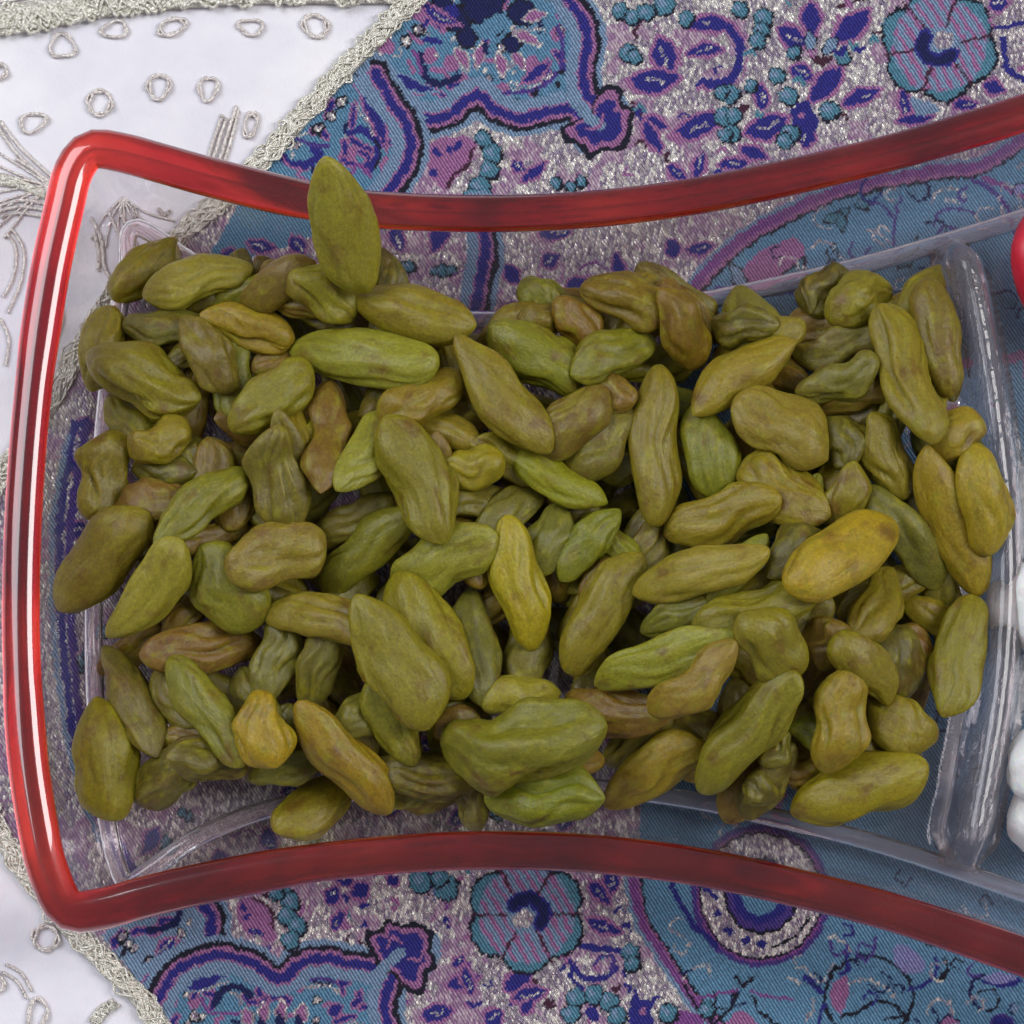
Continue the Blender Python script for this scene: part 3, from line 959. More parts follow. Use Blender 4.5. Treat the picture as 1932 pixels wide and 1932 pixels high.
SEAM = [(1000, -220), (800, -22), (640, 142), (490, 308), (350, 436), (225, 545), (140, 680), (70, 800), (0, 900), (-50, 1010), (-62, 1200), (-50, 1380), (-20, 1530), (40, 1632), (125, 1742), (195, 1812), (255, 1872), (312, 1945), (480, 2150)]
SEAMS = resample(spline(SEAM, 10), 420)
seam_mm = np.array([at(x, y, 0.0)[:2] for x, y in SEAMS])
panel_poly = np.vstack([seam_mm, [[at(480, 2150)[0], -260], [260, -260], [260, 260], [at(1000, -220)[0], 260]]])

def wave_z(x, y):
    return 0.35 * np.sin(x * 0.045 + 1.0) * np.cos(y * 0.05 + 0.4) + 0.15 * np.sin(x * 0.12 - y * 0.09)

def calm(x, y):
    """the cloth lies flat under the dish and ripples a little beyond it"""
    d = np.maximum(np.abs(y) - 34.0, 0) / 26.0
    e = np.maximum(-x - 58.0, 0) / 14.0
    return np.clip(np.maximum(d, e), 0, 1)

def axis_coords(lo, hi, fine_, far):
    a = np.arange(lo, hi + fine_, fine_)
    out, s, x = [], fine_, hi
    while x < far:
        s = min(s * 1.35, 6.0); x += s; out.append(x)
    inn, s, x = [], fine_, lo
    while x > -far:
        s = min(s * 1.35, 6.0); x -= s; inn.append(x)
    return np.concatenate([inn[::-1], a, out])

gx = axis_coords(-70.5, 70.5, 0.165, 240)
gy = axis_coords(-71.5, 71.5, 0.165, 240)
XX, YY = np.meshgrid(gx, gy)
PX, PY = plan(XX, YY)
# colours read with a thread's width of jitter, so that edges step from thread to thread
th1 = rng.normal(0, 1.1, len(gx)); th2 = rng.normal(0, 1.1, len(gy))
wx = value_noise(RH, RW, 13, 21) - 0.5 + 0.6 * (value_noise(RH, RW, 6, 22) - 0.5)
wy = value_noise(RH, RW, 13, 23) - 0.5 + 0.6 * (value_noise(RH, RW, 6, 24) - 0.5)
i0 = np.clip(PX - X0, 0, RW - 1).astype(int); j0 = np.clip(PY - Y0, 0, RH - 1).astype(int)
ii = (PX + th2[:, None] + 5.5 * wx[j0, i0] - X0).astype(int); jj = (PY + th1[None, :] + 5.5 * wy[j0, i0] - Y0).astype(int)
def reflect(k, n):
    k = np.abs(k) % (2 * n - 2)
    return np.where(k >= n, 2 * n - 2 - k, k)
CC = RAS[reflect(jj, RH), reflect(ii, RW)]
cxm = 0.5 * (XX[:-1, :-1] + XX[1:, 1:]); cym = 0.5 * (YY[:-1, :-1] + YY[1:, 1:])
keep = inside(panel_poly, cxm, cym)
nyv, nxv = XX.shape
idx = np.arange(nyv * nxv).reshape(nyv, nxv)
quads = np.stack([idx[:-1, :-1], idx[:-1, 1:], idx[1:, 1:], idx[1:, :-1]], -1)[keep]
used = np.zeros(nyv * nxv, bool); used[quads.ravel()] = True
remap = np.cumsum(used) - 1
quads = remap[quads]
ZZ = 0.30 + calm(XX, YY) * wave_z(XX, YY) + 0.03 * CC[..., 3]
V = np.stack([XX.ravel(), YY.ravel(), ZZ.ravel()], 1)[used] * MM
me = bpy.data.meshes.new("brocade_panel")
me.vertices.add(len(V)); me.vertices.foreach_set("co", V.ravel())
nq = len(quads)
me.loops.add(nq * 4); me.loops.foreach_set("vertex_index", quads.ravel())
me.polygons.add(nq)
me.polygons.foreach_set("loop_start", np.arange(nq) * 4)
me.polygons.foreach_set("use_smooth", np.ones(nq, bool))
me.update(calc_edges=True)
ca = me.color_attributes.new("weave", 'FLOAT_COLOR', 'POINT')
ca.data.foreach_set("color", CC.reshape(-1, 4)[used].astype(np.float32).ravel())
me.materials.append(M_BROC)
panel = bpy.data.objects.new("brocade_panel", me)
link(panel, cloth)
panel["label"] = "blue and silver woven paisley panel"
del XX, YY, PX, PY, CC, ZZ

gx = np.linspace(-240, 240, 121)
XX, YY = np.meshgrid(gx, gx)
ZZ = -0.45 + calm(XX, YY) * wave_z(XX, YY)
idx = np.arange(121 * 121).reshape(121, 121)
Q = np.stack([idx[:-1, :-1], idx[:-1, 1:], idx[1:, 1:], idx[1:, :-1]], -1).reshape(-1, 4)
mesh_obj("white_field", np.stack([XX.ravel(), YY.ravel(), ZZ.ravel()], 1), [tuple(map(int, q)) for q in Q], M_WHITE, cloth)

def cz(p, z):
    """lay a plan path on the cloth at height z above it"""
    out = []
    for x, y in p:
        q = at(x, y, 0.0)
        out.append([q[0], q[1], z + float(calm(q[0], q[1]) * wave_z(q[0], q[1]))])
    return np.array(out)

def braid(path, width, strands, pitch, rad, seed):
    """plaited strands following a plan path"""
    r = np.random.default_rng(seed)
    C = resample(spline(path, 10), 900)
    P = cz(C, 0.0)
    s = np.concatenate([[0], np.cumsum(np.linalg.norm(np.diff(P[:, :2], axis=0), axis=1))])
    T = np.gradient(P[:, :2], axis=0); T /= np.linalg.norm(T, axis=1)[:, None]
    Nn = np.stack([-T[:, 1], T[:, 0]], 1)
    parts = []
    for k in range(strands):
        ph = 2 * np.pi * k / strands
        wob = np.interp(s, np.linspace(0, s[-1], 160), r.normal(0, 0.30, 160))
        pk = pitch * r.uniform(0.75, 1.7)
        off = 0.5 * width * r.uniform(0.45, 1.05) * np.sin(s * 2 * np.pi / pk + ph + np.interp(s, np.linspace(0, s[-1], 40), r.normal(0, 0.7, 40))) + wob
        hz = 0.62 + 0.20 * np.cos(2 * (s * 2 * np.pi / pk + ph)) + 0.08 * r.normal() + np.interp(s, np.linspace(0, s[-1], 160), r.normal(0, 0.14, 160))
        Q = np.column_stack([P[:, 0] + Nn[:, 0] * off, P[:, 1] + Nn[:, 1] * off, P[:, 2] + hz])
        parts.append(tube(Q, rad * (0.85 + 0.3 * r.random()), 6))
    parts.append(tube(np.column_stack([P[:, :2], P[:, 2] + 0.30]), 0.5 * width, 10, False, 0.22))   # the tape they are couched on
    return merge(parts)

v, f = braid(SEAM, 2.6, 26, 8.0, 0.18, 3)
b = mesh_obj("seam_braid", v, f, M_GOLD, cloth)
b["label"] = "pale gold metallic braid along the panel seam"
v, f = braid([(-260, 70), (-100, 52), (60, 32), (200, 6), (330, -8), (470, -18), (640, -20), (800, -22)], 4.2, 19, 7.5, 0.26, 5)
b = mesh_obj("border_braid", v, f, M_GOLD, cloth)
b["label"] = "wide pale gold braid along the top of the white field"

def thread(path, rad, seed, z=0.0):
    r = np.random.default_rng(seed)
    P = cz(resample(spline(path, 10), 70), z)
    P[:, :2] += r.normal(0, 0.035, (70, 2))
    return tube(P, rad, 6)

def loop_ring(cx, cy, rx, ry, rot, seed, a0=0.0, a1=6.4):
    r = np.random.default_rng(seed)
    parts = []
    for k in range(2):
        a = np.linspace(a0 + 0.3 * k, a1 + 0.2 * k, 60)
        w = 1 + 0.13 * np.sin(3 * a + r.uniform(0, 6)) + r.normal(0, 0.015, 60)
        gx_, gy_ = rx * np.cos(a) * w, ry * np.sin(a) * w
        p = np.stack([cx + gx_ * math.cos(rot) - gy_ * math.sin(rot) + 2.6 * (k - 0.5), cy + gx_ * math.sin(rot) + gy_ * math.cos(rot)], 1)
        P = cz(p, -0.12 + 0.1 * k)
        P[:, 2] += 0.10 * np.sin(a * 5 + k)
        parts.append(tube(P, 0.22, 6))
    return merge(parts)

for k, (x, y, rx, ry, rot) in enumerate([(650, 170, 70, 45, -0.15), (975, 155, 76, 42, -0.35), (1420, 155, 68, 42, 0.1), (1785, 145, 70, 58, 0.5), (353, 262, 70, 64, 0.2), (900, 495, 58, 68, 0.3), (1180, 505, 50, 66, 0.25),
                                         (565, 585, 64, 68, 0.2), (185, 695, 74, 50, -0.35), (0, 405, 36, 42, 0.2), (1418, 705, 34, 68, 0.25)]):
    v, f = loop_ring(x / 3, y / 3, rx / 3, ry / 3, rot, 50 + k)
    mesh_obj("thread_ring", v, f, M_SILVER, cloth)
for k, (x, y, rx, ry, rot) in enumerate([(258, 866, 68, 68, 0.2), (210, 1300, 50, 92, 0.25), (-40, 1120, 60, 60, 0)]):
    v, f = loop_ring(x / 3, 1481 + y / 3, rx / 3, ry / 3, rot, 80 + k)
    mesh_obj("thread_ring", v, f, M_SILVER, cloth)

STITCH = [([(0, 228), (40, 280), (100, 335)], 0.28), ([(-6, 236), (30, 288), (88, 342)], 0.28), ([(392, 298), (406, 255), (420, 215)], 0.26), ([(402, 300), (414, 262), (428, 222)], 0.26),
          ([(414, 302), (430, 250), (446, 200)], 0.28), ([(424, 304), (438, 256), (450, 208)], 0.26), ([(0, 388), (40, 378), (86, 384)], 0.28), ([(0, 398), (40, 390), (84, 396)], 0.28), ([(0, 410), (36, 402), (80, 408)], 0.26),
          ([(0, 330), (30, 340), (84, 366)], 0.42), ([(0, 345), (40, 352), (86, 372)], 0.42), ([(-10, 335), (40, 345), (80, 362)], 0.4),
          ([(170, 410), (190, 450), (196, 500), (212, 530)], 0.3), ([(225, 395), (240, 430), (262, 470), (270, 500)], 0.3), ([(178, 440), (186, 480), (184, 510)], 0.3), ([(205, 400), (222, 440), (236, 490)], 0.26),
          ([(110, 560), (118, 600), (104, 640)], 0.26), ([(300, 395), (310, 405), (320, 398)], 0.34), ([(250, 390), (256, 402), (252, 410)], 0.34),
          ([(172, 1928), (190, 1905), (214, 1890)], 0.5), ([(180, 1935), (200, 1910), (222, 1895)], 0.5), ([(60, 1960), (76, 1940), (86, 1915)], 0.3),
           ([(12, 440), (30, 470), (26, 520), (6, 560)], 0.24), ([(20, 430), (44, 470), (40, 530), (14, 590)], 0.24), ([(0, 600), (16, 640), (10, 690)], 0.24), ([(30, 300), (60, 318), (96, 345)], 0.24), ([(12, 1820), (40, 1836), (60, 1870)], 0.22), ([(4, 1834), (32, 1852), (50, 1884)], 0.22), ([(0, 2), (40, -4), (90, -20)], 0.34), ([(0, 14), (50, 4), (110, -14)], 0.34), ([(0, 24), (60, 12), (130, -10)], 0.34), ([(10, 34), (80, 20), (150, -6)], 0.34)]
for k in range(9):                       # a spray fanning out to the left of the dish
    a = math.radians(140 + 11 * k)
    STITCH.append(([(98, 352), (98 + 60 * math.cos(a), 352 - 46 * math.sin(a) + 4 * (k % 2)), (98 + 135 * math.cos(a), 352 - 118 * math.sin(a) + 10)], 0.17))
for k in range(7):                       # and one inside the corner, seen through the glass
    a = math.radians(225 + 17 * k)
    STITCH.append(([(232, 372), (232 + 50 * math.cos(a), 372 - 50 * math.sin(a)), (236 + 104 * math.cos(a + 0.12), 372 - 100 * math.sin(a + 0.12))], 0.16))
for k, (p, rad) in enumerate(STITCH):
    v, f = thread(p, rad, 200 + k, -0.2)
    mesh_obj("stitch", v, f, M_SILVER if rad < 0.4 else M_GOLD, cloth)

# ================================================================== the glass dish
ZR, ZF, ZB = 23.0, 4.2, 0.75        # middle of the rim, inner floor, underside
HALF = [(2200, 118), (2050, 172), (1932, 215), (1700, 284), (1500, 333), (1300, 373), (1100, 397), (900, 404), (700, 396), (560, 375), (400, 336), (300, 308), (225, 288),
        (172, 284), (140, 322), (122, 390), (92, 530), (65, 720), (46, 950), (40, 1180), (50, 1400), (72, 1560), (94, 1650), (130, 1716), (196, 1714),
        (270, 1694), (400, 1664), (600, 1628), (800, 1609), (950, 1605), (1100, 1610), (1300, 1633), (1500, 1675), (1700, 1727), (1932, 1806), (2050, 1850), (2200, 1910)]
SIDE = [0 if k <= 12 else (1 if k < 24 else 2) for k in range(len(HALF))]
hw = np.array([at(x, y, ZR)[:2] for x, y in HALF])
XM = hw[0, 0]
mir = hw[::-1][1:-1].copy(); mir[:, 0] = 2 * XM - mir[:, 0]
loop_xy = np.vstack([hw, mir])
side_all = SIDE + [{0: 0, 1: 3, 2: 2}[s] for s in SIDE[::-1][1:-1]]
NS = 12
dense = spline(loop_xy, NS, True)
sd = np.repeat(side_all, NS)
DISP = {0: (0, -9.6), 1: (6.6, 0), 2: (0, 9.6), 3: (-6.6, 0)}
disp = np.array([DISP[int(s)] for s in sd], float)
L = np.concatenate([[0], np.cumsum(np.linalg.norm(np.diff(np.vstack([dense, dense[:1]]), axis=0), axis=1))])
n_loop = 560
s_new = np.linspace(0, L[-1], n_loop, endpoint=False)
def per(a):
    a2 = np.vstack([a, a[:1]])
    return np.stack([np.interp(s_new, L, a2[:, k]) for k in range(a.shape[1])], 1)
RIM = per(dense); DSP = per(disp)
step = L[-1] / n_loop
ker = np.exp(-0.5 * (np.arange(-90, 91) * step / 12.0) ** 2); ker /= ker.sum()
DSP = np.stack([np.convolve(np.concatenate([DSP[-90:, k], DSP[:, k], DSP[:90, k]]), ker, 'valid') for k in range(2)], 1)
unit = DSP / np.linalg.norm(DSP, axis=1)[:, None]
# keep the floor a minimum distance inside the corners
ln = np.linalg.norm(DSP, axis=1)
DSP = unit * np.maximum(ln, 6.4)[:, None]
FLOOR = RIM + DSP

inner = [(0.00, ZR - 0.6), (0.06, ZR - 3.0), (0.17, ZR - 6.5), (0.30, ZR - 10.0), (0.44, ZR - 13.0), (0.60, ZF + 3.4), (0.74, ZF + 1.7), (0.87, ZF + 0.55), (1.0, ZF + 0.05)]
outer = [(-0.02, ZR - 0.8, 1.2), (0.05, ZR - 3.2, 2.0), (0.16, ZR - 7.0, 2.3), (0.28, ZR - 10.8, 2.4), (0.42, ZR - 14.2, 2.5), (0.58, 4.6, 2.6), (0.70, 2.3, 2.6), (0.82, ZB, 2.2), (0.98, ZB, 0.6)]
rows = []
for g, z in inner[::-1]:
    rows.append(np.column_stack([RIM + DSP * g + unit * 1.0, np.full(n_loop, z)]))
for g, z, t in outer:
    rows.append(np.column_stack([RIM + DSP * g - unit * (t - 1.0), np.full(n_loop, z)]))
VV = np.vstack(rows)
FF = []
for r_ in range(len(rows) - 1):
    for k in range(n_loop):
        l = (k + 1) % n_loop
        FF.append((r_ * n_loop + k, r_ * n_loop + l, (r_ + 1) * n_loop + l, (r_ + 1) * n_loop + k))
nv = len(VV)
FF.append(tuple(range(n_loop)))
last = (len(rows) - 1) * n_loop
FF.append(tuple(last + k for k in range(n_loop))[::-1])

dish = empty("glass_dish", (*FLOOR.mean(0), ZB))
tag(dish, "clear glass serving dish with a red stained rim holding the raisins", "dish")
def dish_part(name, v, f, mat):
    v = np.asarray(v) - np.array([*FLOOR.mean(0), ZB])
    return mesh_obj(name, v, f, mat, dish)
body = dish_part("bowl", VV, FF, M_GLASS)
bm = bmesh.new(); bm.from_mesh(body.data); bmesh.ops.recalc_face_normals(bm, faces=bm.faces); bm.to_mesh(body.data); bm.free()
for p in body.data.polygons:
    if len(p.vertices) > 8:
        p.use_smooth = False
body["label"] = "clear glass bowl of the dish"

# rim: a rounded red bead, thickened at the corners, flat shoulder on the inside
tng = np.roll(RIM, -1, 0) - np.roll(RIM, 1, 0); tng /= np.linalg.norm(tng, axis=1)[:, None]
ang = np.unwrap(np.arctan2(tng[:, 1], tng[:, 0]))
curv = np.abs(np.gradient(ang)) / step
cs = np.convolve(np.concatenate([curv[-20:], curv, curv[:20]]), np.ones(41) / 41, 'valid')
thick = 2.36 + 0.5 * np.clip(cs * 14, 0, 1)
nrm = np.stack([-tng[:, 1], tng[:, 0]], 1)
if np.sum(nrm * DSP) < 0: nrm = -nrm
prof = []
for a in np.linspace(0, 2 * np.pi, 22, endpoint=False):
    ca, sa = math.cos(a), math.sin(a)
    r_ = (abs(ca) ** 2.2 + abs(sa) ** 2.2) ** (-1 / 2.2)
    h = r_ * ca; z = r_ * sa * 1.0
    if sa > 0: z += 0.10 * ca          # the top face leans a little towards the outside
    prof.append((h, z))
rv = []
for h, z in prof:
    rv.append(np.column_stack([RIM + nrm * (h * thick)[:, None], ZR + 0.4 + z * (2.1 + 0 * thick)]))
rv = np.stack(rv, 1)
npf = len(prof)
rf = [(i * npf + k, i * npf + (k + 1) % npf, ((i + 1) % n_loop) * npf + (k + 1) % npf, ((i + 1) % n_loop) * npf + k) for i in range(n_loop) for k in range(npf)]
rim = dish_part("rim", rv.reshape(-1, 3), rf, M_RED)
bm = bmesh.new(); bm.from_mesh(rim.data); bmesh.ops.recalc_face_normals(bm, faces=bm.faces); bm.to_mesh(rim.data); bm.free()
rim["label"] = "translucent red rim"

# a raised bead where the wall meets the floor
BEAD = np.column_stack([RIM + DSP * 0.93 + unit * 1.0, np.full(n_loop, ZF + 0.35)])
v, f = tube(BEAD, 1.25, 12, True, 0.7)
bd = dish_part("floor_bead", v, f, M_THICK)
bd["label"] = "raised glass bead around the floor of the dish"

# divider: a rounded glass wall crossing the dish
DZ = 13.0
dpl = [(1812, 425), (1822, 470), (1845, 570), (1872, 720), (1893, 880), (1903, 1000), (1903, 1130), (1890, 1300), (1865, 1450), (1838, 1590), (1830, 1625)]
dpath = resample(spline([at(x, y, ZF + DZ)[:2] for x, y in dpl], 10), 90)
T = np.gradient(dpath, axis=0); T /= np.linalg.norm(T, axis=1)[:, None]
Nn = np.stack([-T[:, 1], T[:, 0]], 1)
t = np.linspace(0, 1, 90)
hgt = DZ * (1 - 0.10 * np.sin(np.pi * t)) * np.clip(1 - (np.maximum(0.06 - t, 0) / 0.06) ** 2 * 0.75 - (np.maximum(t - 0.95, 0) / 0.05) ** 2 * 0.5, 0.1, 1)
sec = [(-4.6, -0.02), (-4.0, 0.07), (-3.6, 0.18), (-3.2, 0.34), (-2.8, 0.54), (-2.35, 0.73), (-1.75, 0.88), (-0.95, 0.97), (0, 1.0), (0.95, 0.97), (1.75, 0.88), (2.35, 0.73), (2.8, 0.54), (3.2, 0.34), (3.6, 0.18), (4.0, 0.07), (4.6, -0.02)]
taper = np.clip(np.minimum(t / 0.05, (1 - t) / 0.05), 0.35, 1) ** 0.5
dv = np.stack([np.column_stack([dpath + Nn * (h * taper)[:, None], ZF + hgt * z]) for h, z in sec], 1)
ns = len(sec)
df = [(i * ns + k, i * ns + (k + 1) % ns, (i + 1) * ns + (k + 1) % ns, (i + 1) * ns + k) for i in range(89) for k in range(ns)]
df += [tuple(range(ns)), tuple(89 * ns + k for k in range(ns))[::-1]]
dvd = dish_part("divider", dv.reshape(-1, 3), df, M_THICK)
bm = bmesh.new(); bm.from_mesh(dvd.data); bmesh.ops.recalc_face_normals(bm, faces=bm.faces); bm.to_mesh(dvd.data); bm.free()
dvd["label"] = "clear rounded glass wall between two compartments"

# ================================================================== what lies in the dish
# height of the dish's inner surface on a grid, so that everything rests on it
HS = 0.5
hx = np.arange(-72, 80, HS); hy = np.arange(-72, 72, HS)
HX, HY = np.meshgrid(hx, hy)
in_floor = inside(FLOOR, HX, HY); in_rim = inside(RIM, HX, HY)
d_f, _ = dist(FLOOR[::3], HX.astype(np.float32), HY.astype(np.float32), True)
d_r, _ = dist(RIM[::3], HX.astype(np.float32), HY.astype(np.float32), True)
tw = d_f / (d_f + d_r + 1e-6)
gtab = np.array([g for g, z in inner]); ztab = np.array([z for g, z in inner])
wall = np.interp(1 - tw, gtab, ztab)
HGT = np.where(in_floor, ZF, np.where(in_rim, wall, 0.5))
HGT = np.where(d_r < 2.4, ZR + 2.2, HGT)
dd, _ = dist(dpath, HX.astype(np.float32), HY.astype(np.float32))
dprof_h = np.array([abs(h) for h, z in sec[8:]]); dprof_z = np.array([z for h, z in sec[8:]])
dz_ = ZF + DZ * 0.93 * np.interp(dd, dprof_h, dprof_z, right=-1)
HGT = np.where(in_rim, np.maximum(HGT, dz_), HGT)

def hget(H, x, y):
    i = np.clip(((y - hy[0]) / HS).round().astype(int), 0, len(hy) - 1)
    j = np.clip(((x - hx[0]) / HS).round().astype(int), 0, len(hx) - 1)
    return H[i, j]

# colours of single raisins
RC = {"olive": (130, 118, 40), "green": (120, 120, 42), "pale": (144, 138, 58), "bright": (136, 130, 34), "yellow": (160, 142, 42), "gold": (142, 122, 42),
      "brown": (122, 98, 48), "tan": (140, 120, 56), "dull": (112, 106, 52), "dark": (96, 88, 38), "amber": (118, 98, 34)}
WORD = {"olive": "olive green", "green": "green", "pale": "pale green", "bright": "bright green", "yellow": "bright yellow", "gold": "yellowish", "brown": "brown",
        "tan": "light brown", "dull": "dull grey-green", "dark": "dark olive", "amber": "amber brown"}
